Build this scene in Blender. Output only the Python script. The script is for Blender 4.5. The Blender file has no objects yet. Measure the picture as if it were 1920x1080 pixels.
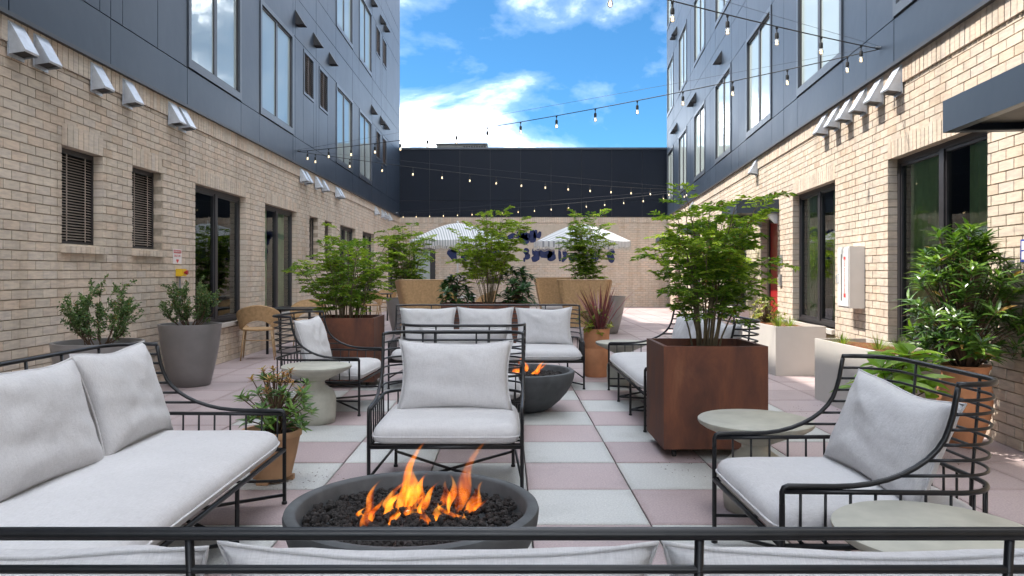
import bpy, bmesh, math, random
from mathutils import Vector, Matrix, noise

scene = bpy.context.scene
COL = scene.collection
pi = math.pi
rad = math.radians

# ------------------------------------------------------------------ camera
CAMZ, FPX, PX0, PY0 = 1.28, 1384.0, 950.0, 511.0      # picture of 1920 x 1080
cam = bpy.data.cameras.new('camera')
cam.sensor_width = 36.0
cam.lens = FPX / 1920 * 36
cam.shift_x = (960 - PX0) / 1920
cam.shift_y = (PY0 - 540) / 1920
cam.clip_start = 0.05
cam.clip_end = 500
camo = bpy.data.objects.new('camera', cam)
camo.location = (0, 0, CAMZ)
camo.rotation_euler = (pi / 2, 0, 0)
COL.objects.link(camo)
scene.camera = camo

# ------------------------------------------------------------------ sky and sun
SUN_EL, SUN_AZ = rad(57.5), rad(-78)      # azimuth from +Y, clockwise
world = bpy.data.worlds.new('World')
scene.world = world
world.use_nodes = True
wt = world.node_tree
wt.nodes.clear()


def wn(kind, **kw):
    n = wt.nodes.new(kind)
    for k, v in kw.items():
        setattr(n, k, v)
    return n


sky = wn('ShaderNodeTexSky', sky_type='NISHITA', sun_disc=False, sun_elevation=SUN_EL, sun_rotation=SUN_AZ,
         altitude=2500, dust_density=2.2, ozone_density=5.0, air_density=1.0)
wco = wn('ShaderNodeTexCoord')
wmap = wn('ShaderNodeMapping')
wmap.inputs['Location'].default_value = (-4.55, -17.52, -7.28)
wmap.inputs['Scale'].default_value = (1.25, 1.25, 2.3)
wnoise = wn('ShaderNodeTexNoise')
wnoise.inputs['Scale'].default_value = 3.1
wnoise.inputs['Detail'].default_value = 9
wnoise.inputs['Roughness'].default_value = 0.56
wnoise.inputs['Distortion'].default_value = 0.25
wramp = wn('ShaderNodeValToRGB')
wramp.color_ramp.elements[0].position = 0.42
wramp.color_ramp.elements[0].color = (0, 0, 0, 1)
wramp.color_ramp.elements[1].position = 0.67
wramp.color_ramp.elements[1].color = (1, 1, 1, 1)
for p_, g_ in ((.485, .014), (.525, .05), (.57, .30)):
    e_ = wramp.color_ramp.elements.new(p_)
    e_.color = (g_, g_, g_, 1)
# a cumulus bank low over the rear roof
wdist = wn('ShaderNodeVectorMath', operation='DISTANCE')
wdist.inputs[1].default_value = Vector((-.075, 1, .19)).normalized()
wbank = wn('ShaderNodeMapRange', interpolation_type='SMOOTHSTEP')
for k_, v_ in (('From Min', .0), ('From Max', .15), ('To Min', .03), ('To Max', .0)):
    wbank.inputs[k_].default_value = v_
wsum = wn('ShaderNodeMath', operation='ADD')
wtint = wn('ShaderNodeMix', data_type='RGBA', blend_type='MULTIPLY')
wtint.inputs[0].default_value = 1.0
wtint.inputs[7].default_value = (.38, .71, .79, 1)
wbg = wn('ShaderNodeBackground')
wbg.inputs['Strength'].default_value = 0.07
wcl = wn('ShaderNodeBackground')
wcl.inputs['Color'].default_value = (0.97, 0.98, 1.0, 1)
wcl.inputs['Strength'].default_value = 4.6
wmix = wn('ShaderNodeMixShader')
wout = wn('ShaderNodeOutputWorld')
for a, b in ((wco.outputs['Generated'], wmap.inputs['Vector']), (wmap.outputs['Vector'], wnoise.inputs['Vector']),
             (wco.outputs['Generated'], wdist.inputs[0]), (wdist.outputs['Value'], wbank.inputs['Value']),
             (wnoise.outputs['Fac'], wsum.inputs[0]), (wbank.outputs[0], wsum.inputs[1]), (wsum.outputs[0], wramp.inputs['Fac']),
             (sky.outputs['Color'], wtint.inputs[6]), (wtint.outputs[2], wbg.inputs['Color']),
             (wramp.outputs['Color'], wmix.inputs['Fac']), (wbg.outputs['Background'], wmix.inputs[1]),
             (wcl.outputs['Background'], wmix.inputs[2]), (wmix.outputs['Shader'], wout.inputs['Surface'])):
    wt.links.new(a, b)

sun = bpy.data.lights.new('sun', 'SUN')
sun.energy = 2.2
sun.angle = rad(0.55)
sun.color = (1.0, 0.93, 0.84)
suno = bpy.data.objects.new('sun', sun)
SDIR = Vector((math.sin(SUN_AZ) * math.cos(SUN_EL), math.cos(SUN_AZ) * math.cos(SUN_EL), math.sin(SUN_EL)))
suno.rotation_euler = SDIR.to_track_quat('Z', 'Y').to_euler()
suno.location = SDIR * 40
COL.objects.link(suno)

scene.view_settings.view_transform = 'Standard'
scene.view_settings.look = 'None'
scene.view_settings.gamma = 1.0
scene.view_settings.use_curve_mapping = False
scene.view_settings.exposure = 2.02
scene.cycles.use_denoising = True
scene.cycles.max_bounces = 10
scene.cycles.diffuse_bounces = 5
scene.cycles.transparent_max_bounces = 16
scene.cycles.sample_clamp_indirect = 6.0

rng = random.Random(11)


# ------------------------------------------------------------------ mesh helpers
class MB:
    def __init__(s):
        s.v = []
        s.f = []

    def add(s, vs, fs):
        o = len(s.v)
        s.v.extend(tuple(v) for v in vs)
        s.f.extend(tuple(i + o for i in f) for f in fs)

    def quad(s, a, b, c, d):
        s.add((a, b, c, d), ((0, 1, 2, 3),))

    def box(s, x0, x1, y0, y1, z0, z1):
        s.add([(x, y, z) for z in (z0, z1) for y in (y0, y1) for x in (x0, x1)],
              [(0, 2, 3, 1), (4, 5, 7, 6), (0, 1, 5, 4), (1, 3, 7, 5), (3, 2, 6, 7), (2, 0, 4, 6)])

    def hexa(s, p):      # 8 points: lower four anticlockwise, upper four
        s.add(p, [(3, 2, 1, 0), (4, 5, 6, 7), (0, 1, 5, 4), (1, 2, 6, 5), (2, 3, 7, 6), (3, 0, 4, 7)])

    def tube(s, pts, r, n=8, closed=False, cap=True, radii=None, flat=None):
        pts = [Vector(p) for p in pts]
        m = len(pts)
        if m < 2:
            return
        o = len(s.v)
        up = None
        for i, p in enumerate(pts):
            if closed:
                t = pts[(i + 1) % m] - pts[i - 1]
            else:
                t = pts[min(i + 1, m - 1)] - pts[max(i - 1, 0)]
            if t.length < 1e-9:
                t = Vector((0, 0, 1))
            t.normalize()
            if up is None:
                up = Vector((0, 0, 1)) if abs(t.z) < .9 else Vector((1, 0, 0))
            a = up - t * up.dot(t)
            if a.length < 1e-6:
                a = t.orthogonal()
            a.normalize()
            up = a
            b = t.cross(a)
            rr = radii[i] if radii else r
            for k in range(n):
                an = 2 * pi * k / n
                s.v.append(tuple(p + (a * math.cos(an) + b * math.sin(an)) * rr))
        for i in range(m if closed else m - 1):
            j = (i + 1) % m
            for k in range(n):
                l = (k + 1) % n
                s.f.append((o + i * n + k, o + i * n + l, o + j * n + l, o + j * n + k))
        if cap and not closed:
            s.f.append(tuple(o + k for k in reversed(range(n))))
            s.f.append(tuple(o + (m - 1) * n + k for k in range(n)))

    def lathe(s, prof, n=40, c=(0, 0, 0)):
        o = len(s.v)
        for r, z in prof:
            for k in range(n):
                a = 2 * pi * k / n
                s.v.append((c[0] + max(r, 1e-4) * math.cos(a), c[1] + max(r, 1e-4) * math.sin(a), c[2] + z))
        for i in range(len(prof) - 1):
            for k in range(n):
                l = (k + 1) % n
                s.f.append((o + i * n + k, o + i * n + l, o + (i + 1) * n + l, o + (i + 1) * n + k))
        s.f.append(tuple(o + k for k in reversed(range(n))))
        s.f.append(tuple(o + (len(prof) - 1) * n + k for k in range(n)))

    def grid(s, fn, nu, nv):
        o = len(s.v)
        for j in range(nv + 1):
            for i in range(nu + 1):
                s.v.append(tuple(fn(i / nu, j / nv)))
        for j in range(nv):
            for i in range(nu):
                a = o + j * (nu + 1) + i
                s.f.append((a, a + 1, a + nu + 2, a + nu + 1))

    def mesh(s, name, off=None, smooth=False, angle=None):
        me = bpy.data.meshes.new(name)
        v = s.v
        if off is not None:
            ox, oy, oz = off
            v = [(a - ox, b - oy, c - oz) for a, b, c in v]
        me.from_pydata(v, [], s.f)
        if smooth:
            me.polygons.foreach_set('use_smooth', [True] * len(me.polygons))
            if angle:
                me.set_sharp_from_angle(angle=rad(angle))
        me.update()
        return me


def link(name, me, m, parent=None, loc=None, rot=None, scale=None):
    o = bpy.data.objects.new(name, me)
    COL.objects.link(o)
    if m is not None and me is not None and not me.materials:
        me.materials.append(m)
    if parent is not None:
        o.parent = parent
    if loc is not None:
        o.location = loc
    if rot is not None:
        o.rotation_euler = rot
    if scale is not None:
        o.scale = scale
    return o


def rootof(o):
    while o.parent:
        o = o.parent
    return o


def part(name, mb, m, parent, world=False, smooth=False, angle=None, kind=None, label=None):
    off = tuple(rootof(parent).location) if world else None
    o = link(name, mb.mesh(name, off, smooth, angle), m, parent)
    if kind:
        o['kind'] = kind
    if label:
        o['label'] = label
    return o


def tag(o, label, cat, group=None, kind=None):
    o['label'] = label
    o['category'] = cat
    if group:
        o['group'] = group
    if kind:
        o['kind'] = kind
    return o


def thing(name, label, cat, loc=(0, 0, 0), rz=0.0, group=None):
    o = bpy.data.objects.new(name, None)
    o.empty_display_size = 0.1
    COL.objects.link(o)
    o.location = loc
    o.rotation_euler = (0, 0, rz)
    return tag(o, label, cat, group)


def copy_tree(o, parent=None):
    c = o.copy()
    COL.objects.link(c)
    c.parent = parent
    for ch in list(o.children):
        copy_tree(ch, c)
    return c


def project(p):
    if p[1] < 0.2:
        return None
    return PX0 + p[0] / p[1] * FPX, PY0 - (p[2] - CAMZ) / p[1] * FPX


# ------------------------------------------------------------------ materials
def newmat(name):
    m = bpy.data.materials.new(name)
    m.use_nodes = True
    nt = m.node_tree
    b = nt.nodes['Principled BSDF']
    return m, nt, b


def nd(nt, kind, ins=None, **kw):
    n = nt.nodes.new(kind)
    for k, v in kw.items():
        setattr(n, k, v)
    for k, v in (ins or {}).items():
        if hasattr(v, 'is_output') or isinstance(v, bpy.types.NodeSocket):
            nt.links.new(v, n.inputs[k])
        else:
            n.inputs[k].default_value = v
    return n


def ramp(nt, fac, stops):
    r = nt.nodes.new('ShaderNodeValToRGB')
    el = r.color_ramp.elements
    while len(el) < len(stops):
        el.new(0.5)
    for e, (p, c) in zip(el, stops):
        e.position = p
        e.color = (c[0], c[1], c[2], 1)
    nt.links.new(fac, r.inputs[0])
    return r.outputs[0]


def mixc(nt, fac, a, b, mode='MIX'):
    n = nt.nodes.new('ShaderNodeMix')
    n.data_type = 'RGBA'
    n.blend_type = mode
    for idx, v in ((0, fac), (6, a), (7, b)):
        if isinstance(v, bpy.types.NodeSocket):
            nt.links.new(v, n.inputs[idx])
        elif idx == 0:
            n.inputs[0].default_value = v
        else:
            n.inputs[idx].default_value = (v[0], v[1], v[2], 1)
    return n.outputs[2]


def rnd(nt):
    """one random number per piece: object random plus island random"""
    oi = nd(nt, 'ShaderNodeObjectInfo')
    ge = nd(nt, 'ShaderNodeNewGeometry')
    ad = nd(nt, 'ShaderNodeMath', {0: oi.outputs['Random'], 1: ge.outputs['Random Per Island']}, operation='ADD')
    return nd(nt, 'ShaderNodeMath', {0: ad.outputs[0]}, operation='FRACT').outputs[0]


def wpos(nt):
    return nd(nt, 'ShaderNodeNewGeometry').outputs['Position']


def opos(nt):
    return nd(nt, 'ShaderNodeTexCoord').outputs['Object']


def nz(nt, vec, scale, detail=4, rough=.55, dist=0):
    n = nd(nt, 'ShaderNodeTexNoise', {'Vector': vec, 'Scale': scale, 'Detail': detail, 'Roughness': rough, 'Distortion': dist})
    return n.outputs['Fac']


def bump(nt, b, h, strength=.3, dist=.002):
    n = nd(nt, 'ShaderNodeBump', {'Height': h, 'Strength': strength, 'Distance': dist})
    nt.links.new(n.outputs[0], b.inputs['Normal'])


def m_plain(name, col, rough=.5, var=.12, scale=12, metal=0, spec=.5, bmp=0, bscale=80, bdist=.002):
    m, nt, b = newmat(name)
    p = opos(nt)
    f = nz(nt, p, scale)
    lo = [c * (1 - var) for c in col]
    hi = [min(1, c * (1 + var)) for c in col]
    nt.links.new(ramp(nt, f, [(.3, lo), (.7, hi)]), b.inputs['Base Color'])
    rr = nd(nt, 'ShaderNodeMapRange', {'Value': f, 'To Min': max(.02, rough - .07), 'To Max': min(1, rough + .07)})
    nt.links.new(rr.outputs[0], b.inputs['Roughness'])
    b.inputs['Metallic'].default_value = metal
    b.inputs['Specular IOR Level'].default_value = spec
    if bmp:
        bump(nt, b, nz(nt, p, bscale, 3), bmp, bdist)
    return m


def m_brick(name, tone):
    m, nt, b = newmat(name)
    r = rnd(nt)
    p = wpos(nt)
    c = ramp(nt, r, [(0, [.93 * t for t in tone]), (.3, tone), (.55, (tone[0] * 1.04, tone[1] * .97, tone[2] * .93)),
                     (.75, [1.06 * t for t in tone]), (.9, (tone[0] * .97, tone[1] * .98, tone[2] * 1.02)), (1, (tone[0] * .93, tone[1] * .86, tone[2] * .80))])
    st = nd(nt, 'ShaderNodeMapping', {'Vector': p, 'Scale': (5, 5, 26)}).outputs[0]
    sm = ramp(nt, nz(nt, st, 1.6, 5, .6), [(.36, (.86, .85, .86)), (.6, (1.05, 1.04, 1.02))])
    c = mixc(nt, 1, c, sm, 'MULTIPLY')
    run = nd(nt, 'ShaderNodeMapping', {'Vector': p, 'Scale': (3.2, 3.2, .35)}).outputs[0]
    c = mixc(nt, 1, c, ramp(nt, nz(nt, run, 1.3, 5, .62), [(.34, (.86, .84, .82)), (.52, (1, 1, 1))]), 'MULTIPLY')
    weather = ramp(nt, nz(nt, p, .7, 5, .6), [(.35, (.90, .89, .88)), (.62, (1.04, 1.03, 1.02))])
    c = mixc(nt, 1, c, weather, 'MULTIPLY')
    sp = ramp(nt, nz(nt, p, 210, 2), [(.66, (1, 1, 1)), (.74, (.72, .66, .6))])
    c = mixc(nt, .55, c, sp, 'MULTIPLY')
    nt.links.new(c, b.inputs['Base Color'])
    b.inputs['Roughness'].default_value = .88
    b.inputs['Specular IOR Level'].default_value = .25
    bump(nt, b, nz(nt, p, 120, 4, .65), .35, .003)
    return m


def m_leaf(name, c1, c2, c3, trans=.32, rough=.42, spec=.4):
    m, nt, b = newmat(name)
    r = rnd(nt)
    c = ramp(nt, r, [(0, c1), (.55, c2), (.965, c3), (.972, (.30, .20, .06)), (1, (.22, .12, .04))])
    big = nz(nt, opos(nt), 4.5, 2)
    c = mixc(nt, 1, c, ramp(nt, big, [(.32, (.72, .76, .72)), (.68, (1.18, 1.15, 1.05))]), 'MULTIPLY')
    nt.links.new(c, b.inputs['Base Color'])
    b.inputs['Roughness'].default_value = rough
    b.inputs['Specular IOR Level'].default_value = spec
    t = nd(nt, 'ShaderNodeBsdfTranslucent', {'Color': mixc(nt, 1, c, (1.5, 1.6, .7), 'MULTIPLY')})
    mx = nd(nt, 'ShaderNodeMixShader', {0: trans, 1: b.outputs[0], 2: t.outputs[0]})
    nt.links.new(mx.outputs[0], nt.nodes['Material Output'].inputs[0])
    return m


M = {}
M['brick'] = m_brick('brick', (.61, .535, .445))
M['mortar'] = m_plain('mortar', (.34, .285, .22), .95, .2, 30)
M['clad'] = m_plain('cladding_metal', (.026, .040, .062), .42, .10, 1.3, 0.1, .5, .30, 1.6, .02)
M['clad_back'] = m_plain('rear_cladding_metal', (.006, .010, .019), .55, .10, 1.0, 0, .22, .05, 3, .01)
M['flash'] = m_plain('flashing', (.045, .047, .052), .45, .15, 6)
M['black'] = m_plain('black_steel', (.007, .0075, .009), .36, .2, 30, 0, .4)
M['bronze'] = m_plain('dark_bronze_frame', (.026, .024, .027), .4, .15, 10)
M['trim'] = m_plain('window_trim', (.06, .072, .09), .38, .08, 8, 0, .5)
M['dark'] = m_plain('dark_interior', (.02, .021, .02), .9, .2, 3)
M['core'] = m_plain('core', (.08, .08, .085), .8, .1, 2)
M['conc_dark'] = m_plain('dark_concrete', (.075, .080, .084), .72, .28, 7, 0, .35, .2, 60, .003)
M['conc_table'] = m_plain('table_concrete', (.40, .39, .33), .6, .13, 9, 0, .4, .12, 70, .002)
M['terracotta'] = m_plain('terracotta', (.44, .20, .10), .85, .17, 6, 0, .25, .25, 45, .003)
M['tan_clay'] = m_plain('tan_clay', (.46, .275, .155), .85, .17, 6, 0, .25, .25, 45, .003)
M['pot_grey'] = m_plain('grey_glazed_pot', (.19, .18, .175), .38, .1, 5, 0, .5, .05, 30, .002)
M['planter'] = m_plain('pale_grey_planter', (.50, .475, .44), .55, .05, 3, 0, .4, .05, 60, .001)
M['soil'] = m_plain('soil', (.03, .021, .014), .95, .5, 40, 0, .1, .8, 50, .02)
M['mulch'] = m_plain('mulch', (.16, .07, .035), .95, .5, 60, 0, .1, .9, 60, .02)
M['galv'] = m_plain('galvanised_steel', (.50, .53, .57), .42, .12, 14, .55, .5)
M['hood'] = m_plain('dark_hood', (.018, .017, .018), .5, .2, 8)
M['louver'] = m_plain('brown_louver', (.105, .072, .052), .55, .12, 12)
M['blind'] = m_plain('blind_slat', (.36, .30, .255), .5, .08, 10)
M['wicker'] = m_plain('tan_wicker', (.40, .255, .125), .6, .2, 25, 0, .35, .5, 140, .004)
M['tanwood'] = m_plain('tan_leg', (.36, .235, .12), .5, .15, 20)
M['white'] = m_plain('white_paint', (.72, .71, .69), .4, .04, 6)
M['cab_side'] = m_plain('cabinet_enamel', (.62, .59, .56), .4, .03, 6)
M['red'] = m_plain('red_paint', (.33, .012, .014), .4, .1, 5)
M['signred'] = m_plain('sign_red', (.55, .05, .05), .5, .05, 20)
M['signpink'] = m_plain('sign_white', (.75, .70, .68), .5, .04, 20)
M['yellow'] = m_plain('yellow_plastic', (.68, .42, .015), .4, .06, 10)
M['blue'] = m_plain('sign_blue', (.03, .06, .35), .4, .05, 10)
M['navy'] = m_plain('navy_mural_paint', (.012, .022, .085), .75, .3, 6)
M['mural'] = m_plain('tan_mural_paint', (.47, .40, .32), .85, .10, 5)
M['lava'] = m_plain('lava_rock', (.028, .025, .024), .9, .5, 60, 0, .3, .9, 120, .006)
M['conduit'] = m_plain('grey_conduit', (.22, .22, .22), .5, .1, 10)
M['bark'] = m_plain('bark', (.10, .062, .038), .9, .3, 30)
M['cane'] = m_plain('young_cane', (.13, .10, .055), .8, .3, 30)
M['palecane'] = m_plain('pale_cane', (.36, .30, .2), .8, .2, 30)
M['curtain'] = m_plain('green_curtain', (.50, .66, .44), .8, .2, 3)
M['hvac'] = m_plain('rooftop_unit', (.18, .18, .16), .6, .15, 5)
M['wire'] = m_plain('black_cable', (.012, .012, .012), .6, .1, 10)
M['steelwire'] = m_plain('steel_guy_wire', (.09, .09, .1), .7, .1, 10, 0, .2)
M['table_white'] = m_plain('white_table_top', (.7, .7, .68), .4, .05, 5)
M['rubber'] = m_plain('rubber', (.02, .02, .02), .8, .1, 10)


def m_pave(name, col):
    m, nt, b = newmat(name)
    p = wpos(nt)
    r = rnd(nt)
    c = ramp(nt, r, [(0, [.90 * k for k in col]), (.5, col), (1, [1.07 * k for k in col])])
    c = mixc(nt, 1, c, ramp(nt, nz(nt, p, 95, 3, .7), [(.3, (.80, .79, .80)), (.5, (1, 1, 1)), (.68, (1.18, 1.17, 1.15))]), 'MULTIPLY')
    c = mixc(nt, 1, c, ramp(nt, nz(nt, p, 1.1, 5, .6), [(.33, (.80, .80, .79)), (.46, (.97, .97, .97)), (.66, (1.05, 1.05, 1.05))]), 'MULTIPLY')
    c = mixc(nt, .6, c, ramp(nt, nz(nt, p, 330, 1), [(.70, (1, 1, 1)), (.78, (1.5, 1.45, 1.4))]), 'MULTIPLY')
    nt.links.new(c, b.inputs['Base Color'])
    sx = nd(nt, 'ShaderNodeSeparateXYZ', {0: p})
    es = []
    for ax, o_ in ((0, .123), (1, 3.748)):
        q = nd(nt, 'ShaderNodeMath', {0: sx.outputs[ax], 1: o_}, operation='SUBTRACT').outputs[0]
        q = nd(nt, 'ShaderNodeMath', {0: q, 1: .305}, operation='PINGPONG').outputs[0]
        es.append(q)
    ed = nd(nt, 'ShaderNodeMath', {0: es[0], 1: es[1]}, operation='MINIMUM').outputs[0]
    ed = nd(nt, 'ShaderNodeMath', {0: ed, 1: nd(nt, 'ShaderNodeMath', {0: nz(nt, p, 9, 4), 1: .05}, operation='MULTIPLY').outputs[0]}, operation='SUBTRACT').outputs[0]
    dirt = nd(nt, 'ShaderNodeMapRange', {'Value': ed, 'From Min': -.03, 'From Max': .02, 'To Min': .75, 'To Max': 0.0}).outputs[0]
    c = mixc(nt, dirt, c, mixc(nt, 1, c, (.74, .71, .68), 'MULTIPLY'))
    nt.links.new(c, b.inputs['Base Color'])
    rr = nd(nt, 'ShaderNodeMapRange', {'Value': nz(nt, p, 2.2, 4), 'To Min': .42, 'To Max': .72})
    nt.links.new(rr.outputs[0], b.inputs['Roughness'])
    b.inputs['Specular IOR Level'].default_value = .4
    bump(nt, b, nz(nt, p, 190, 2), .18, .002)
    return m


M['pave_pink'] = m_pave('pink_paver', (.41, .325, .325))
M['pave_outer'] = m_pave('dimmed_pink_paver', (.37, .302, .302))  # pink paver darkened, the weaker light near the walls put into its colour
M['pave_grey'] = m_pave('grey_paver', (.48, .485, .47))


def m_linen():
    m, nt, b = newmat('grey_linen')
    p = opos(nt)
    a = nd(nt, 'ShaderNodeMapping', {'Vector': p, 'Scale': (1, 12, 12)}).outputs[0]
    bb = nd(nt, 'ShaderNodeMapping', {'Vector': p, 'Scale': (12, 1, 1)}).outputs[0]
    n1 = nz(nt, a, 34, 4, .7)
    n2 = nz(nt, bb, 34, 4, .7)
    s = nd(nt, 'ShaderNodeMath', {0: n1, 1: n2}, operation='ADD').outputs[0]
    h = nd(nt, 'ShaderNodeMath', {0: s, 1: .5}, operation='MULTIPLY').outputs[0]
    c = ramp(nt, h, [(.34, (.45, .442, .446)), (.5, (.545, .537, .541)), (.66, (.615, .607, .611))])
    c = mixc(nt, 1, c, ramp(nt, nz(nt, p, 3.2, 4), [(.3, (.95, .95, .95)), (.7, (1.04, 1.04, 1.04))]), 'MULTIPLY')
    nt.links.new(c, b.inputs['Base Color'])
    b.inputs['Roughness'].default_value = .95
    b.inputs['Specular IOR Level'].default_value = .1
    b.inputs['Sheen Weight'].default_value = .15
    big = nz(nt, p, 9, 4, .6)
    hh = nd(nt, 'ShaderNodeMath', {0: h, 1: nd(nt, 'ShaderNodeMath', {0: big, 1: 6.0}, operation='MULTIPLY').outputs[0]}, operation='ADD').outputs[0]
    bump(nt, b, hh, .35, .003)
    return m


M['linen'] = m_linen()


def m_corten():
    m, nt, b = newmat('corten_steel')
    p = opos(nt)
    st = nd(nt, 'ShaderNodeMapping', {'Vector': p, 'Scale': (2.2, 2.2, .8)}).outputs[0]
    n = nz(nt, st, 2.4, 8, .62, .4)
    c = ramp(nt, n, [(.30, (.045, .014, .008)), (.48, (.095, .030, .014)), (.62, (.14, .046, .02)), (.78, (.20, .085, .04))])
    pt = ramp(nt, nz(nt, p, 3.3, 6, .6, .6), [(.60, (1, 1, 1)), (.74, (1.5, 1.8, 2.0))])
    c = mixc(nt, .7, c, pt, 'MULTIPLY')
    nt.links.new(c, b.inputs['Base Color'])
    nt.links.new(nd(nt, 'ShaderNodeMapRange', {'Value': n, 'To Min': .5, 'To Max': .85}).outputs[0], b.inputs['Roughness'])
    bump(nt, b, nz(nt, p, 60, 5), .2, .003)
    return m


M['corten'] = m_corten()


def m_glass(name, tint, ior, opaque=None):
    m, nt, b = newmat(name)
    fr = nd(nt, 'ShaderNodeFresnel', {'IOR': ior})
    gl = nd(nt, 'ShaderNodeBsdfGlossy', {'Color': (.93, .97, .97, 1), 'Roughness': .012})
    wv = nd(nt, 'ShaderNodeBump', {'Height': nz(nt, wpos(nt), 1.7, 2), 'Strength': .06, 'Distance': .02})
    nt.links.new(wv.outputs[0], gl.inputs['Normal'])
    if opaque:
        un = nd(nt, 'ShaderNodeBsdfDiffuse', {'Color': (*opaque, 1)})
    else:
        un = nd(nt, 'ShaderNodeBsdfTransparent', {'Color': (*tint, 1)})
    mx = nd(nt, 'ShaderNodeMixShader', {0: fr.outputs[0], 1: un.outputs[0], 2: gl.outputs[0]})
    nt.links.new(mx.outputs[0], nt.nodes['Material Output'].inputs[0])
    return m


M['glass'] = m_glass('window_glass', (.80, .88, .80), 1.7)
M['glass_up'] = m_glass('coated_window_glass', None, 2.4, (.42, .48, .47))  # pale diffuse base stands in for bright sky mirrored in the panes


def m_bulb():
    m, nt, b = newmat('bulb_glass')
    t = nd(nt, 'ShaderNodeBsdfTransparent', {'Color': (.95, .93, .88, 1)})
    g = nd(nt, 'ShaderNodeBsdfGlossy', {'Roughness': .03})
    fr = nd(nt, 'ShaderNodeFresnel', {'IOR': 1.6})
    mx = nd(nt, 'ShaderNodeMixShader', {0: fr.outputs[0], 1: t.outputs[0], 2: g.outputs[0]})
    nt.links.new(mx.outputs[0], nt.nodes['Material Output'].inputs[0])
    m2, nt2, b2 = newmat('bulb_filament')
    b2.inputs['Emission Color'].default_value = (1, .78, .45, 1)
    b2.inputs['Emission Strength'].default_value = 1.3
    b2.inputs['Base Color'].default_value = (.6, .5, .35, 1)
    return m, m2


M['bulb'], M['filament'] = m_bulb()


def m_flame():
    """thin glowing gas: emission inside the tongue, so that thick cores glow and edges fade"""
    m, nt, b = newmat('flame')
    nt.nodes.remove(b)
    tc = nd(nt, 'ShaderNodeTexCoord').outputs['Object']
    h = nd(nt, 'ShaderNodeMapRange', {'Value': nd(nt, 'ShaderNodeSeparateXYZ', {0: tc}).outputs[2], 'From Min': 0.0, 'From Max': .30}).outputs[0]
    st = nd(nt, 'ShaderNodeMapping', {'Vector': tc, 'Scale': (1, 1, .28)}).outputs[0]
    n = nz(nt, st, 26, 3, .55, 1.0)
    c = ramp(nt, n, [(.32, (1.0, .09, .004)), (.5, (1.0, .22, .012)), (.66, (1.0, .42, .05))])
    k = nd(nt, 'ShaderNodeMapRange', {'Value': n, 'From Min': .36, 'From Max': .60, 'To Min': .10, 'To Max': 1.0}).outputs[0]
    f = nd(nt, 'ShaderNodeMapRange', {'Value': h, 'From Min': .25, 'From Max': 1.1, 'To Min': 1.0, 'To Max': .12}).outputs[0]
    kf = nd(nt, 'ShaderNodeMath', {0: k, 1: f}, operation='MULTIPLY').outputs[0]
    e = nd(nt, 'ShaderNodeEmission', {'Color': c, 'Strength': nd(nt, 'ShaderNodeMath', {0: kf, 1: 17.0}, operation='MULTIPLY').outputs[0]})
    ab = nd(nt, 'ShaderNodeVolumeAbsorption', {'Color': (.9, .35, .05, 1), 'Density': nd(nt, 'ShaderNodeMath', {0: kf, 1: 22.0}, operation='MULTIPLY').outputs[0]})
    ad = nd(nt, 'ShaderNodeAddShader', {0: e.outputs[0], 1: ab.outputs[0]})
    nt.links.new(ad.outputs[0], nt.nodes['Material Output'].inputs['Volume'])
    return m


M['flame'] = m_flame()


def m_umbrella():
    m, nt, b = newmat('striped_canvas')
    p = opos(nt)
    sx = nd(nt, 'ShaderNodeSeparateXYZ', {0: p})
    w = nd(nt, 'ShaderNodeMath', {0: sx.outputs[0], 1: 110.0}, operation='MULTIPLY').outputs[0]
    s = nd(nt, 'ShaderNodeMath', {0: w}, operation='SINE').outputs[0]
    c = ramp(nt, nd(nt, 'ShaderNodeMapRange', {'Value': s, 'From Min': -1, 'From Max': 1}).outputs[0],
             [(.20, (.36, .39, .41)), (.30, (.76, .77, .77))])
    nt.links.new(c, b.inputs['Base Color'])
    b.inputs['Roughness'].default_value = .9
    t = nd(nt, 'ShaderNodeBsdfTranslucent', {'Color': c})
    mx = nd(nt, 'ShaderNodeMixShader', {0: .25, 1: b.outputs[0], 2: t.outputs[0]})
    nt.links.new(mx.outputs[0], nt.nodes['Material Output'].inputs[0])
    return m


M['canvas'] = m_umbrella()
M['fringe'] = m_plain('cream_fringe', (.62, .58, .5), .9, .2, 30)
M['nandina'] = m_leaf('nandina_leaf', (.06, .13, .018), (.14, .25, .03), (.28, .38, .055), .42)
M['nandina_lit'] = m_leaf('sun_toned_nandina_leaf', (.13, .21, .022), (.25, .36, .04), (.40, .48, .075), .45)  # brighter copy of the nandina leaf, sunlight put into its colour
M['box'] = m_leaf('small_shrub_leaf', (.04, .09, .03), (.09, .16, .05), (.2, .27, .12), .25)
M['laurel'] = m_leaf('glossy_long_leaf', (.03, .075, .016), (.07, .15, .025), (.17, .28, .04), .25, .28, .6)
M['pieris'] = m_leaf('pieris_leaf', (.045, .11, .025), (.09, .19, .04), (.2, .32, .07), .28, .32, .5)
M['pieris_red'] = m_leaf('bronze_young_leaf', (.34, .12, .05), (.42, .22, .08), (.34, .32, .08), .35)
M['fern'] = m_leaf('dark_broad_leaf', (.014, .05, .016), (.03, .085, .025), (.06, .13, .035), .25, .35, .5)
M['hosta'] = m_leaf('hosta_leaf', (.14, .27, .03), (.22, .36, .05), (.32, .46, .09), .4, .4, .4)
M['chart'] = m_leaf('yellow_green_leaf', (.16, .17, .02), (.26, .25, .03), (.2, .28, .05), .35)
M['cordy'] = m_leaf('burgundy_blade', (.10, .02, .03), (.17, .04, .055), (.24, .09, .10), .25, .35, .5)
M['grass'] = m_leaf('grass_blade', (.10, .17, .025), (.17, .26, .035), (.26, .33, .06), .35)

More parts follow.
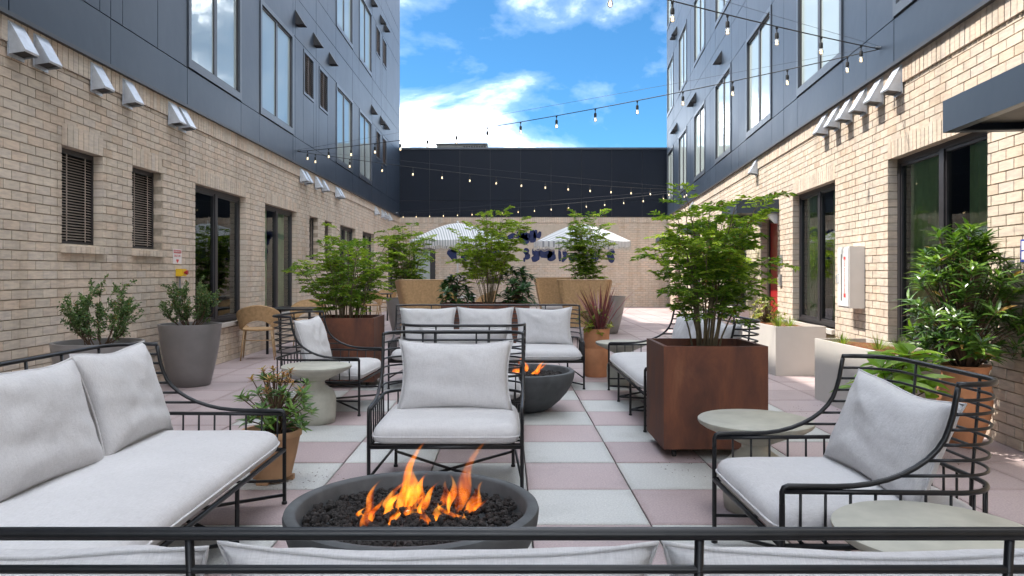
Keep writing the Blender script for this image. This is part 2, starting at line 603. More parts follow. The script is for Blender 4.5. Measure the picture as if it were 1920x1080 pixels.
# ------------------------------------------------------------------ ground and pavers
mb = MB()
mb.quad((-60, -40, -.03), (60, -40, -.03), (60, 80, -.03), (-60, 80, -.03))
g = link('ground', mb.mesh('ground'), m_plain('dark_bedding', (.035, .033, .031), .95, .2, 3))
g['kind'] = 'structure'

S = 0.61
TX0, TY0 = 0.123, 3.748


def tile_mesh(name):
    b = MB()
    e, h = S / 2 - .0035, .0
    c = .003
    p = [(-e, -e, -.03), (e, -e, -.03), (e, e, -.03), (-e, e, -.03), (-e, -e, h - c), (e, -e, h - c), (e, e, h - c), (-e, e, h - c),
         (-e + c, -e + c, h), (e - c, -e + c, h), (e - c, e - c, h), (-e + c, e - c, h)]
    f = [(0, 1, 5, 4), (1, 2, 6, 5), (2, 3, 7, 6), (3, 0, 4, 7), (4, 5, 9, 8), (5, 6, 10, 9), (6, 7, 11, 10), (7, 4, 8, 11), (8, 9, 10, 11)]
    b.add(p, f)
    return b


tm = tile_mesh('paver')
tile_pink = tm.mesh('pink_paver')
tile_pink.materials.append(M['pave_pink'])
tile_outer = tm.mesh('dimmed_pink_paver')
tile_outer.materials.append(M['pave_outer'])
tile_grey = tm.mesh('grey_paver')
tile_grey.materials.append(M['pave_grey'])
pav = thing('pavement', 'courtyard floor of square pink and grey concrete pavers', 'pavement')
pav['kind'] = 'structure'
tiles = []
for j in range(-6, 39):
    for i in range(-7, 10):
        cx = TX0 + (i + .5) * S
        cy = TY0 + (j + .5) * S
        if cx < -4.2 or cx > 3.12 + .1048 * cy + .2 or cy > 27.6:
            continue
        # checkerboard in the lounge, plain pink elsewhere
        check = -4 <= i < 4 and j < 9
        grey = check and (i + j) % 2 == 0
        pr = project((cx, cy, 0))
        seen = pr is not None and -60 < pr[0] < 1980 and pr[1] < 1100
        tiles.append((0 if seen else 1, cy, cx, grey, check))
tiles.sort()
restp, restg = MB(), MB()
for k, (a, cy, cx, grey, check) in enumerate(tiles):
    dz = rng.uniform(-.0012, .0012)
    if k < 300 and a == 0:
        link('paver', tile_grey if grey else (tile_pink if check else tile_outer), None, pav, (cx, cy, dz))
    else:
        (restg if grey else restp).add([(x + cx, y + cy, z + dz) for x, y, z in tm.v], tm.f)
part('far_pavers', restp, M['pave_outer'], pav, kind='stuff')
if restg.v:
    part('hidden_pavers', restg, M['pave_grey'], pav, kind='stuff')


# ------------------------------------------------------------------ buildings
class Fr:
    """a wall plane: s along the wall, d out of it, z up"""

    def __init__(self, o, u, n):
        self.o, self.u, self.n = Vector(o), Vector(u).normalized(), Vector(n).normalized()

    def P(self, s, d, z):
        p = self.o + self.u * s + self.n * d
        return (p.x, p.y, z)

    def box(self, mb, s0, s1, d0, d1, z0, z1):
        P = self.P
        mb.hexa([P(s0, d0, z0), P(s1, d0, z0), P(s1, d1, z0), P(s0, d1, z0), P(s0, d0, z1), P(s1, d0, z1), P(s1, d1, z1), P(s0, d1, z1)])


def pane_quad(mb, fr, a, b, c, d, dd, tl=0.0):
    p = [fr.P(a, dd + tl, c), fr.P(b, dd, c), fr.P(b, dd + tl, d), fr.P(a, dd, d)]
    if fr.u.cross(Vector((0, 0, 1))).dot(fr.n) < 0:
        p.reverse()
    mb.quad(*p)


BL, BH, JT = .2032, .0813, .0095
ZTOP = 41 * BH                # 3.333 top of the brickwork
ZBAND = ZTOP - .2032
HEAD = 30 * BH                # 2.439
SILL_B = 19 * BH              # blinds 1.545
SILL_G = 7 * BH               # .569
unit_brick = MB()
unit_brick.box(-.5, .5, -.5, .5, -.5, .5)
unit_brick = unit_brick.mesh('brick')
unit_brick.materials.append(M['brick'])


def brickwork(root, fr, s0, s1, ops, zt=ZTOP, band=True, back0=None, back1=None):
    """ops: (sa, sb, zsill, zhead). Bricks cut round the openings, soldiers over them, band of soldiers on top."""
    back0 = s0 if back0 is None else back0
    back1 = s1 if back1 is None else back1
    # mortar backing with the openings left out
    ss = sorted({back0, back1, *[v for o in ops for v in o[:2]]})
    zz = sorted({-.02, zt, *[v for o in ops for v in o[2:]]})
    m = MB()
    for a, b in zip(ss, ss[1:]):
        for c, d in zip(zz, zz[1:]):
            if any(o[0] <= a and b <= o[1] and o[2] <= c and d <= o[3] for o in ops):
                continue
            m.quad(fr.P(a, -.009, c), fr.P(b, -.009, c), fr.P(b, -.009, d), fr.P(a, -.009, d))
    for sa, sb, za, zb in ops:      # mortar of the reveals
        e = .004
        for s, sg in ((sa - e, 1), (sb + e, -1)):
            m.quad(fr.P(s, -.009, za), fr.P(s, -.13, za), fr.P(s, -.13, zb), fr.P(s, -.009, zb))
        for z in (za - e, zb + e):
            m.quad(fr.P(sa, -.009, z), fr.P(sb, -.009, z), fr.P(sb, -.13, z), fr.P(sa, -.13, z))
    wall = part('brick_wall', m, M['mortar'], root, world=True)
    bricks = []       # s0, s1, z0, z1, d0, d1
    top = ZBAND if band else zt
    k = 0
    while k * BH < top - .005:
        z0 = k * BH
        z1 = min(z0 + BH, top)
        blocks = sorted((sa, sb) for sa, sb, za, zb in ops if za - .001 < (z0 + z1) / 2 < zb + .2032)
        iv = []
        cur = s0
        for sa, sb in blocks:
            if sa > cur:
                iv.append((cur, sa))
            cur = max(cur, sb)
        if cur < s1:
            iv.append((cur, s1))
        off = (k % 2) * BL / 2
        for a, b in iv:
            n0 = math.floor((a - off) / BL)
            n1 = math.ceil((b - off) / BL)
            for n in range(n0, n1):
                p, q = max(a, n * BL + off), min(b, (n + 1) * BL + off)
                if q - p < .028:
                    continue
                e0 = 0 if abs(p - a) < 1e-6 else JT / 2
                e1 = 0 if abs(q - b) < 1e-6 else JT / 2
                bricks.append((p + e0, q - e1, z0 + JT / 2, z1 - JT / 2, -.1, rng.uniform(-.0016, .0016)))
        k += 1
    for sa, sb, za, zb in ops:      # soldier heads
        if zb + .2 > top:
            continue
        n = max(1, round((sb - sa) / BH))
        w = (sb - sa) / n
        for i in range(n):
            bricks.append((sa + i * w + JT / 2, sa + (i + 1) * w - JT / 2, zb, zb + .2032 - JT / 2, -.1, rng.uniform(-.0015, .0015) + .001))
    if band:
        n = round((s1 - s0) / BH)
        for i in range(n):
            w = (s1 - s0) / n
            bricks.append((s0 + i * w + JT / 2, s0 + (i + 1) * w - JT / 2, ZBAND + JT / 2, zt - .001, -.1, .018 + rng.uniform(-.0015, .0015)))
    scored = []
    for bk in bricks:
        c = fr.P((bk[0] + bk[1]) / 2, bk[5], (bk[2] + bk[3]) / 2)
        pr = project(c)
        if pr and -5 < pr[0] < 1925 and -5 < pr[1] < 1085:
            p0, p1 = project(fr.P(bk[0], 0, bk[2])), project(fr.P(bk[1], 0, bk[3]))
            scored.append((-abs((p1[0] - p0[0]) * (bk[3] - bk[2]) / c[1]), bk))
    scored.sort(key=lambda t: t[0])
    own = {id(b) for _, b in scored[:300]}
    rest = MB()
    ang = math.atan2(fr.u.y, fr.u.x)
    rl = root.location
    for bk in bricks:
        if id(bk) in own:
            c = Vector(fr.P((bk[0] + bk[1]) / 2, (bk[4] + bk[5]) / 2, (bk[2] + bk[3]) / 2)) - rl
            link('brick', unit_brick, None, wall, c, (0, 0, ang), (bk[1] - bk[0], bk[5] - bk[4], bk[3] - bk[2]))
        else:
            fr.box(rest, bk[0], bk[1], bk[4], bk[5], bk[2], bk[3])
    part('far_bricks', rest, M['brick'], wall, world=True, kind='stuff')
    return wall


def glass_window(root, fr, sa, sb, za, zb, curtain=None, stone=True, depth=.105):
    """dark framed fixed window of two lights with a room behind it"""
    f = MB()
    d0, d1 = -depth - .05, -depth + .012
    t = .055
    fr.box(f, sa, sa + t, d0, d1, za, zb)
    fr.box(f, sb - t, sb, d0, d1, za, zb)
    fr.box(f, sa + t, sb - t, d0, d1, za, za + t)
    fr.box(f, sa + t, sb - t, d0, d1, zb - t, zb)
    mid = (sa + sb) / 2
    fr.box(f, mid - .045, mid + .045, d0, d1 + .004, za + t, zb - t)
    w = part('window', f, M['bronze'], root, world=True)
    for a, b in ((sa + t, mid - .045), (mid + .045, sb - t)):
        e = MB()
        for (p, q, r, s_) in ((a, a + .022, za + t, zb - t), (b - .022, b, za + t, zb - t), (a + .022, b - .022, za + t, za + t + .03), (a + .022, b - .022, zb - t - .03, zb - t)):
            fr.box(e, p, q, d0 + .012, d1 - .012, r, s_)
        part('sash', e, M['bronze'], w, world=True)
        g_ = MB()
        pane_quad(g_, fr, a + .022, b - .022, za + t + .03, zb - t - .03, -depth - .02, rng.uniform(-.002, .002))
        part('pane', g_, M['glass'], w, world=True)
    if stone:
        k = MB()
        fr.box(k, sa - .005, sb + .005, -depth - .05, .045, za - .06, za - .004)
        part('sill', k, M['planter'], w, world=True)
    r = MB()
    D = -1.6
    x0, x1 = sa - .25, sb + .25
    r.quad(fr.P(x0, D, za - .2), fr.P(x1, D, za - .2), fr.P(x1, D, zb + .2), fr.P(x0, D, zb + .2))
    r.quad(fr.P(x0, -.125, za - .2), fr.P(x0, D, za - .2), fr.P(x0, D, zb + .2), fr.P(x0, -.125, zb + .2))
    r.quad(fr.P(x1, -.125, za - .2), fr.P(x1, D, za - .2), fr.P(x1, D, zb + .2), fr.P(x1, -.125, zb + .2))
    r.quad(fr.P(x0, -.125, za - .2), fr.P(x1, -.125, za - .2), fr.P(x1, D, za - .2), fr.P(x0, D, za - .2))
    r.quad(fr.P(x0, -.125, zb + .2), fr.P(x1, -.125, zb + .2), fr.P(x1, D, zb + .2), fr.P(x0, D, zb + .2))
    part('room', r, M['dark'], w, world=True)
    if curtain:
        c = MB()
        for (a, b) in curtain:
            n = int((b - a) / .02)
            c.grid(lambda u, v: fr.P(a + (b - a) * u, -depth - .11 + .03 * math.sin(u * (b - a) * 46 + .6 * math.sin(9 * u)) * (1 - .3 * v), za - .1 + (zb - za + .2) * v), n, 6)
        part('curtain', c, M['curtain'], w, world=True, smooth=True)
    return w


def blind_window(root, fr, sa, sb, za, zb, depth=.1):
    f = MB()
    t = .03
    d0, d1 = -depth - .05, -depth
    fr.box(f, sa, sa + t, d0, d1, za, zb)
    fr.box(f, sb - t, sb, d0, d1, za, zb)
    fr.box(f, sa + t, sb - t, d0, d1, za, za + t)
    fr.box(f, sa + t, sb - t, d0, d1, zb - t - .02, zb)
    w = part('window', f, M['bronze'], root, world=True)
    g_ = MB()
    fr.box(g_, sa, sb, -depth - .12, -depth - .11, za, zb)
    part('dark_backing', g_, M['dark'], w, world=True)
    sl = MB()
    n = int((zb - za - .09) / .0265)
    for i in range(n):
        z = za + .045 + i * .0265
        P = fr.P
        sl.hexa([P(sa + t, -depth - .034, z + .012), P(sb - t, -depth - .034, z + .012), P(sb - t, -depth - .006, z), P(sa + t, -depth - .006, z),
                 P(sa + t, -depth - .034, z + .0145), P(sb - t, -depth - .034, z + .0145), P(sb - t, -depth - .006, z + .003), P(sa + t, -depth - .006, z + .003)])
    o = part('blind_slats', sl, M['blind'], w, world=True, kind='stuff')
    tp = MB()
    for q in (.36, .8):
        s_ = sa + (sb - sa) * q
        fr.box(tp, s_ - .008, s_ + .008, -depth - .006, -depth - .003, za + t, zb - t)
    part('blind_tape', tp, M['blind'], w, world=True)
    k = MB()
    n = round((sb - sa + .03) / BH)
    wd = (sb - sa + .03) / n
    for i in range(n):
        a = sa - .015 + i * wd + JT / 2
        b = a + wd - JT
        P = fr.P
        k.hexa([P(a, -depth - .05, za - .075), P(b, -depth - .05, za - .075), P(b, .045, za - .085), P(a, .045, za - .085),
                P(a, -depth - .05, za - .002), P(b, -depth - .05, za - .002), P(b, .045, za - .022), P(a, .045, za - .022)])
    part('sill', k, M['brick'], w, world=True)
    return w


def upper_window(root, fr, sa, sb, za, zb, D=.04):
    """pale trim surround, dark reveal, two coated lights"""
    f = MB()
    t = .085
    fr.box(f, sa + .012, sa + t, D - .05, D + .018, za + .012, zb - .012)
    fr.box(f, sb - t, sb - .012, D - .05, D + .018, za + .012, zb - .012)
    fr.box(f, sa + t, sb - t, D - .05, D + .018, za + .012, za + t + .03)
    fr.box(f, sa + t, sb - t, D - .05, D + .018, zb - t, zb - .012)
    w = part('window', f, M['trim'], root, world=True)
    mid = (sa + sb) / 2
    e = MB()
    a, b, c, d = sa + t, sb - t, za + t + .03, zb - t
    for (p, q, r, s_) in ((a, a + .03, c, d), (b - .03, b, c, d), (a + .03, b - .03, c, c + .03), (a + .03, b - .03, d - .03, d), (mid - .05, mid + .05, c + .03, d - .03)):
        fr.box(e, p, q, D - .06, D - .012, r, s_)
    part('sash', e, M['bronze'], w, world=True)
    for p, q in ((a + .03, mid - .05), (mid + .05, b - .03)):
        g_ = MB()
        tl = rng.uniform(-.004, .004)
        pane_quad(g_, fr, p, q, c + .03, d - .03, D - .03, tl)
        part('pane', g_, M['glass_up'], w, world=True)
    return w


def louver(root, fr, sa, sb, za, zb, D=.04):
    f = MB()
    t = .05
    for (p, q, r, s_) in ((sa + .01, sa + t, za, zb), (sb - t, sb - .01, za, zb), (sa + t, sb - t, za, za + t), (sa + t, sb - t, zb - t, zb)):
        fr.box(f, p, q, D - .05, D + .012, r, s_)
    w = part('louver_frame', f, M['trim'], root, world=True)
    k = MB()
    n = int((zb - za - 2 * t) / .045)
    P = fr.P
    for i in range(n):
        z = za + t + i * .045
        k.hexa([P(sa + t, D - .045, z + .03), P(sb - t, D - .045, z + .03), P(sb - t, D - .008, z), P(sa + t, D - .008, z),
                P(sa + t, D - .045, z + .036), P(sb - t, D - .045, z + .036), P(sb - t, D - .008, z + .006), P(sa + t, D - .008, z + .006)])
    fr.box(k, sa + t, sb - t, D - .06, D - .046, za + t, zb - t)
    fr.box(k, (sa + sb) / 2 - .012, (sa + sb) / 2 + .012, D - .046, D - .004, za + t, zb - t)
    part('louver_blades', k, M['louver'], w, world=True, kind='stuff')
    return w


def panel(root, fr, sa, sb, za, zb, m, D=.04):
    b = MB()
    g_ = .006
    fr.box(b, sa + g_, sb - g_, D - .02, D + rng.uniform(-.0012, .0012), za + g_, zb - g_)
    return part('cladding_panel', b, m, root, world=True)


def vent_hood(root, fr, s, ztop, m=None, w=.18, h=.255, pj=.135, base=.018):
    """wedge-shaped galvanised dryer hood: sloping front, open underside with a flap"""
    P = fr.P
    b = MB()
    a, c = s, s + w
    d0 = base
    b.quad(P(a, d0 + .012, ztop), P(c, d0 + .012, ztop), P(c, d0 + pj, ztop - h * .86), P(a, d0 + pj, ztop - h * .86))
    b.quad(P(a, d0 + pj, ztop - h * .86), P(c, d0 + pj, ztop - h * .86), P(c, d0 + pj - .006, ztop - h * .93), P(a, d0 + pj - .006, ztop - h * .93))
    for x in (a, c):
        b.add([P(x, d0 + .012, ztop), P(x, d0 + pj, ztop - h * .86), P(x, d0 + pj - .006, ztop - h * .93), P(x, d0, ztop - h), P(x, d0, ztop)], [(0, 1, 2, 3, 4)])
    b.quad(P(a, d0, ztop), P(c, d0, ztop), P(c, d0 + .012, ztop), P(a, d0 + .012, ztop))
    o = part('vent_hood', b, m or M['galv'], root, world=True)
    k = MB()
    k.quad(P(a + .006, d0, ztop - h * .95), P(c - .006, d0, ztop - h * .95), P(c - .006, d0 + pj - .014, ztop - h * .86), P(a + .006, d0 + pj - .014, ztop - h * .86))
    part('damper', k, M['hood'], o, world=True)
    if m is None:
        fl = MB()
        fr.box(fl, a - .012, c + .012, base - .004, base + .003, ztop - h - .02, ztop + .012)
        part('flange', fl, M['galv'], o, world=True)
    return o


def dark_hood(root, fr, s, z):
    P = fr.P
    b = MB()
    a, c = s, s + .20
    D = .04
    b.quad(P(a, D, z + .27), P(c, D, z + .27), P(c, D + .17, z), P(a, D + .17, z))
    for x in (a, c):
        b.add([P(x, D, z + .27), P(x, D + .17, z), P(x, D, z)], [(0, 1, 2)])
    b.quad(P(a, D, z + .01), P(c, D, z + .01), P(c, D + .165, z + .006), P(a, D + .165, z + .006))
    return part('vent_hood', b, M['hood'], root, world=True)


def cladding(root, fr, z0, wins, louv, joints, s0, s1, top, far0, m, storeys=3):
    """rows of metal panels with gaps, cut round windows and louvers"""
    ST = 3.19
    bk = MB()
    fr.box(bk, far0, s1, -.10, -.036, ZTOP, top)
    part('cladding_backing', bk, M['flash'], root, world=True)
    fl = MB()
    fr.box(fl, far0, s1, .0, .062, ZTOP - .004, ZTOP + .032)
    part('flashing', fl, M['flash'], root, world=True)
    zb = ZTOP + .034
    rows = [('plain', zb, z0)]
    z = z0
    for k in range(storeys):
        rows += [('win', z, z + 1.885), ('hood', z + 1.885, z + 2.66), ('plain', z + 2.66, z + ST)]
        z += ST
    edges = sorted({s0, s1, *[e for w in wins for e in w], *joints})
    edges = [e for e in edges if s0 <= e <= s1]
    # a coarse continuation beside the camera
    for kind, a, b in rows:
        b = min(b, top)
        if a >= top:
            continue
        e = far0
        while e < s0 - .01:
            panel(root, fr, e, min(e + 2.4, s0), a, b, m)
            e += 2.4
    for kind, a, b in rows:
        b = min(b, top)
        if a >= top - .05:
            continue
        if kind != 'win':
            for p, q in zip(edges, edges[1:]):
                if q - p > .03:
                    panel(root, fr, p, q, a, b, m)
            continue
        cuts = sorted([(*w, 'w') for w in wins if w[1] > s0 and w[0] < s1] + [(*l, 'l') for l in louv if l[1] > s0 and l[0] < s1])
        cur = s0
        segs = []
        for p, q, k in cuts:
            if p > cur + .02:
                segs.append((cur, p))
            cur = q
        if cur < s1 - .02:
            segs.append((cur, s1))
        for p, q in segs:
            js = [p] + [j for j in joints if p + .05 < j < q - .05] + [q]
            for x, y in zip(js, js[1:]):
                panel(root, fr, x, y, a, b, m)
        for p, q, k in cuts:
            if k == 'w':
                upper_window(root, fr, p, q, a, b)
            else:
                panel(root, fr, p, q, a, a + .94, m)
                louver(root, fr, p, q, a + .95, b - .06)
                panel(root, fr, p, q, b - .06, b, m)


BTOP = 11.9
# ---- left building
FL = Fr((-4.02, 0, 0), (0, 1, 0), (1, 0, 0))
left = thing('apartment_building', 'tan brick and slate-blue metal apartment wing on the shaded side with blind-covered windows', 'building', (-4.02, 14, 0))
opsL = [(6.67, 7.36, SILL_B, HEAD), (7.93, 8.61, SILL_B, HEAD), (9.53, 11.38, SILL_G, HEAD), (12.28, 14.14, SILL_G, HEAD),
        (15.05, 15.73, SILL_B, HEAD), (16.31, 17.0, SILL_B, HEAD), (17.82, 19.66, SILL_G, HEAD), (20.6, 22.4, SILL_G, HEAD), (25.1, 26.6, .0, HEAD)]
brickwork(left, FL, 3.4, 27.5, opsL, back0=-9)
for o in opsL:
    if o[2] == SILL_B:
        blind_window(left, FL, *o)
    elif o[2] == SILL_G:
        glass_window(left, FL, *o, curtain=[(o[0] + .1, o[0] + .75), (o[1] - .5, o[1] - .1)] if o[0] > 12 else [(o[0] + .1, o[0] + .5)])
    else:
        glass_window(left, FL, o[0], o[1], .02, o[3], stone=False)
winsL, louvL, jointsL = [], [], []
for k in range(-1, 4):
    for a in (1.2, 3.89):
        winsL.append((a + 8 * k, a + 8 * k + 1.86))
    for a in (6.45, 7.65):
        louvL.append((a + 8 * k, a + 8 * k + .77))
    jointsL += [7.42 + 8 * k, 5.9 + 8 * k]
winsL = [w for w in winsL if w[1] < 27.0]
louvL = [w for w in louvL if w[1] < 27.0]
winsL = [(a + .0, min(b, 26.8)) for a, b in winsL]
cladding(left, FL, 3.835, winsL, louvL, jointsL, 3.7, 27.48, BTOP, -9, M['clad'])
for s in (5.93, 6.25, 7.11, 7.70, 8.74, 9.02, 14.3, 14.62, 15.42, 16.0, 17.25, 17.55, 22.4, 23.6, 24.2, 25.0):
    vent_hood(left, FL, s, 3.295)
for s in (13.9, 15.2, 16.55, 21.7, 23.25, 24.0):
    dark_hood(left, FL, s, 5.96)
    dark_hood(left, FL, s, 9.15)
c = MB()
FL.box(c, -9, 27.5, -6, -.16, ZTOP, BTOP)
FL.box(c, -9, 27.5, -6, -1.9, -.02, ZTOP)
part('core', c, M['core'], left, world=True)

# ---- right building
FRt = Fr((3.12, 0, 0), (.1048, 1, 0), (-1, .1048, 0))
KR = math.hypot(1, .1048)
right = thing('apartment_building', 'tan brick and slate-blue metal apartment wing in sunlight with a red door and canopies', 'building', FRt.P(14, 0, 0))
opsR = [(5.705 * KR, 7.58 * KR, SILL_G, HEAD), (9.17 * KR, 11.04 * KR, SILL_G, HEAD), (11.9 * KR, 13.0 * KR, 0, 2.2), (14.2 * KR, 16.05 * KR, SILL_G, HEAD),
        (17.35 * KR, 18.5 * KR, 0, 2.2), (19.8 * KR, 21.6 * KR, SILL_G, HEAD), (24.05 * KR, 25.2 * KR, 0, 2.2)]
brickwork(right, FRt, 3.2, 27.6, opsR, back0=-9)
for o in opsR:
    if o[2] == SILL_G:
        ln = o[1] - o[0]
        glass_window(right, FRt, *o, curtain=[(o[0] + .08, o[0] + ln * .36), (o[0] + ln * .58, o[1] - .08)])
    else:
        f = MB()
        for (p, q, r, s_) in ((o[0], o[0] + .05, 0, 2.2), (o[1] - .05, o[1], 0, 2.2), (o[0] + .05, o[1] - .05, 2.14, 2.2)):
            FRt.box(f, p, q, -.2, -.13, r, s_)
        dr = part('door', f, M['bronze'], right, world=True)
        lf = MB()
        FRt.box(lf, o[0] + .05, o[1] - .05, -.19, -.15, .01, 2.14)
        for zz in (.25, 1.25):
            FRt.box(lf, o[0] + .2, o[1] - .2, -.15, -.143, zz, zz + .75)
        part('leaf', lf, M['red'], dr, world=True)
        h = MB()
        h.tube([FRt.P(o[0] + .14, -.15, 1.0), FRt.P(o[0] + .14, -.09, 1.0), FRt.P(o[0] + .26, -.09, 1.0)], .012)
        part('handle', h, M['galv'], dr, world=True)
winsR = [(5.45 + 3.325 * k, 5.45 + 3.325 * k + 1.88) for k in range(-1, 7)]
winsR = [(a * KR, min(b, 27.25) * KR) for a, b in winsR]
jointsR = [(5.45 + 3.325 * k - .72) * KR for k in range(0, 7)]
cladding(right, FRt, 3.80, winsR, [], jointsR, 3.6, 27.6, 11.9, -9, M['clad'])
for y in (7.2, 7.66, 8.1, 8.55, 8.97, 9.4, 13.2, 20.9):
    vent_hood(right, FRt, y * KR, 3.30)
for y in (16.5, 20.3, 24.4):
    for z in (5.98, 9.17):
        dark_hood(right, FRt, y * KR, z)
        if y > 20:
            dark_hood(right, FRt, (y + .45) * KR, z)
c = MB()
FRt.box(c, -9, 27.6, -6, -.16, ZTOP, 11.9)
FRt.box(c, -9, 27.6, -6, -1.9, -.02, ZTOP)
part('core', c, M['core'], right, world=True)


def canopy(y0, y1, bracket=True):
    s0, s1 = y0 * KR, y1 * KR
    b = MB()
    pj, za, zb = .66, 2.235, 2.452
    FRt.box(b, s0, s1, pj - .012, pj, za, zb)
    FRt.box(b, s0, s0 + .012, .003, pj - .012, za, zb)
    FRt.box(b, s1 - .012, s1, .003, pj - .012, za, zb)
    FRt.box(b, s0 + .012, s1 - .012, .003, pj - .012, zb - .02, zb - .004)
    o = part('canopy', b, M['clad'], right, world=True)
    l = MB()
    for p, q, r, s_ in ((s0, s1, pj - .07, pj - .014), (s0 + .014, s0 + .06, .003, pj - .07), (s1 - .06, s1 - .014, .003, pj - .07)):
        FRt.box(l, p, q, r, s_, za + .002, za + .012)
    part('soffit_trim', l, M['trim'], o, world=True)
    k = MB()
    FRt.box(k, s0 + .06, s1 - .06, .003, pj - .07, za + .05, za + .06)
    part('soffit', k, M['hood'], o, world=True)
    for s in (s0 + .1, s1 - .16):
        g_ = MB()
        P = FRt.P
        g_.hexa([P(s, .0, za - .16), P(s + .06, .0, za - .16), P(s + .06, .04, za - .16), P(s, .04, za - .16), P(s, .0, za), P(s + .06, .0, za), P(s + .06, .2, za), P(s, .2, za)])
        part('bracket', g_, M['galv'], o, world=True)


canopy(3.45, 4.985)
canopy(11.8, 13.1)
canopy(17.3, 18.6)
canopy(24.0, 25.3)

# ---- rear building
FB = Fr((0, 27.5, 0), (1, 0, 0), (0, -1, 0))
rear = thing('rear_building', 'low tan brick building with dark navy metal parapet closing the courtyard', 'building', (1, 27.5, 0))
opsB = [(-3.5, -2.66, 0, 2.195)]
brickwork(rear, FB, -4.02, 6.02, opsB, back0=-4.6, back1=6.8)
f = MB()
for p, q, r, s_ in ((-3.5, -3.42, 0, 2.19), (-2.86, -2.66, 0, 2.19), (-3.42, -2.86, 2.1, 2.19), (-3.42, -2.86, 0, .2)):
    FB.box(f, p, q, -.14, -.07, r, s_)
dr = part('door', f, M['bronze'], rear, world=True)
k = MB()
pane_quad(k, FB, -3.42, -2.86, .2, 2.1, -.1)
part('pane', k, M['glass_up'], dr, world=True)
b = MB()
FB.box(b, -4.6, 6.8, -.1, .01, ZTOP, 5.86)
part('cladding_backing', b, M['flash'], rear, world=True)
xs = [-4.0 + 1.13 * i for i in range(9)] + [6.06]
for p, q in zip(xs, xs[1:]):
    panel(rear, FB, p, q, ZTOP + .03, 3.95, M['clad_back'])
    panel(rear, FB, p, q, 3.95, 5.86, M['clad_back'])
b = MB()
FB.box(b, -4.02, 6.1, -.35, .075, 5.86, 5.93)
part('coping', b, M['trim'], rear, world=True)
b = MB()
FB.box(b, -4.6, 6.8, -8, -.16, -.02, 5.8)
part('core', b, M['core'], rear, world=True)
b = MB()
FB.box(b, -2.75, -.8, -3.2, -1.6, 5.8, 6.33)
ho = part('rooftop_unit', b, M['hvac'], rear, world=True)
b = MB()
for i in range(9):
    FB.box(b, -1.7 + i * .1, -1.64 + i * .1, -1.6, -1.58, 6.05, 6.27)
part('grille', b, M['hood'], ho, world=True)
b = MB()
FB.box(b, -2.8, -.75, -3.25, -1.55, 6.33, 6.37)
part('unit_lid', b, M['trim'], ho, world=True)

# mural: a painted field with navy cut-out shapes, on the wall of the rear building
mur = thing('wall_mural', 'navy blue painted hand and leaf shapes on a tan field across the rear wall', 'mural', (.2, 27.48, 1.2))


def flat(pts, d, name, m, root):
    b = MB()
    n = len(pts)
    b.add([FB.P(x, d, z) for x, z in pts] + [FB.P(x, d - .004, z) for x, z in pts],
          [tuple(range(n))] + [(i, (i + 1) % n, n + (i + 1) % n, n + i) for i in range(n)])
    return part(name, b, m, root, world=True)


def bpx(px, py):
    return (px - PX0) / FPX * 27.5, CAMZ - (py - PY0) / FPX * 27.5


flat([bpx(*p) for p in ((838, 494), (1160, 494), (1160, 422), (838, 422))], .008, 'tan_field', M['mural'], mur)


def stroke(pts, w0, w1, n=10):
    """a rounded brush mark through picture points on the rear wall, widths in picture px"""
    P = [Vector(bpx(*p)) for p in pts]
    k = 27.5 / FPX
    cr = []
    for i in range(len(P) - 1):
        for t in range(4):
            cr.append(P[i].lerp(P[i + 1], t / 4))
    cr.append(P[-1])
    L, Rr = [], []
    for i, p in enumerate(cr):
        t = (cr[min(i + 1, len(cr) - 1)] - cr[max(i - 1, 0)]).normalized()
        nn = Vector((-t.y, t.x))
        u = i / (len(cr) - 1)
        w = 1.75 * (w0 + (w1 - w0) * u) * k / 2 * (math.sin(pi * (u * .86 + .07)) ** .4)
        L.append(p + nn * w)
        Rr.append(p - nn * w)
    return [(p.x, p.y) for p in L + Rr[::-1]]


for pts, w0, w1 in (([(843, 482), (852, 474), (860, 481)], 16, 10), ([(846, 470), (858, 467)], 5, 8), ([(870, 474), (880, 484)], 16, 14), ([(874, 470), (884, 478)], 6, 6),
                    ([(951, 447), (962, 441), (970, 444)], 6, 4), ([(971, 434), (975, 448)], 4, 7), ([(978, 433), (979, 448)], 4, 8), ([(985, 433), (983, 448)], 4, 8), ([(991, 437), (986, 450)], 4, 7),
                    ([(977, 446), (984, 452), (990, 446)], 9, 9), ([(998, 431), (999, 455)], 7, 9), ([(1005, 431), (1003, 447)], 4, 5), ([(1013, 434), (1009, 447)], 4, 5),
                    ([(982, 470), (992, 472)], 8, 6), ([(984, 480), (994, 481)], 9, 6), ([(981, 487), (985, 487)], 5, 5), ([(1000, 466), (1000, 478)], 3, 3), ([(1008, 466), (1006, 484), (997, 487)], 6, 8),
                    ([(1024, 464), (1022, 484)], 14, 16), ([(1028, 473), (1040, 472)], 6, 7), ([(1026, 483), (1042, 481)], 10, 8), ([(1049, 466), (1050, 490)], 3, 4), ([(1057, 470), (1061, 480), (1054, 491)], 6, 4),
                    ([(1139, 484), (1151, 480)], 14, 12), ([(1141, 474), (1152, 470)], 5, 7), ([(930, 478), (934, 468)], 5, 8), ([(908, 448), (914, 462)], 6, 9), ([(1120, 440), (1126, 452)], 5, 8), ([(895, 440), (902, 452)], 8, 10), ([(888, 470), (900, 486)], 10, 12), ([(915, 470), (922, 488)], 12, 10), ([(935, 436), (942, 452)], 6, 9), ([(1070, 478), (1080, 488)], 12, 9), ([(1092, 470), (1098, 488)], 10, 12), ([(1108, 474), (1122, 486)], 8, 12), ([(862, 436), (872, 452)], 7, 10)):
    flat(stroke(pts, w0, w1), .014, 'painted_shape', M['navy'], mur)


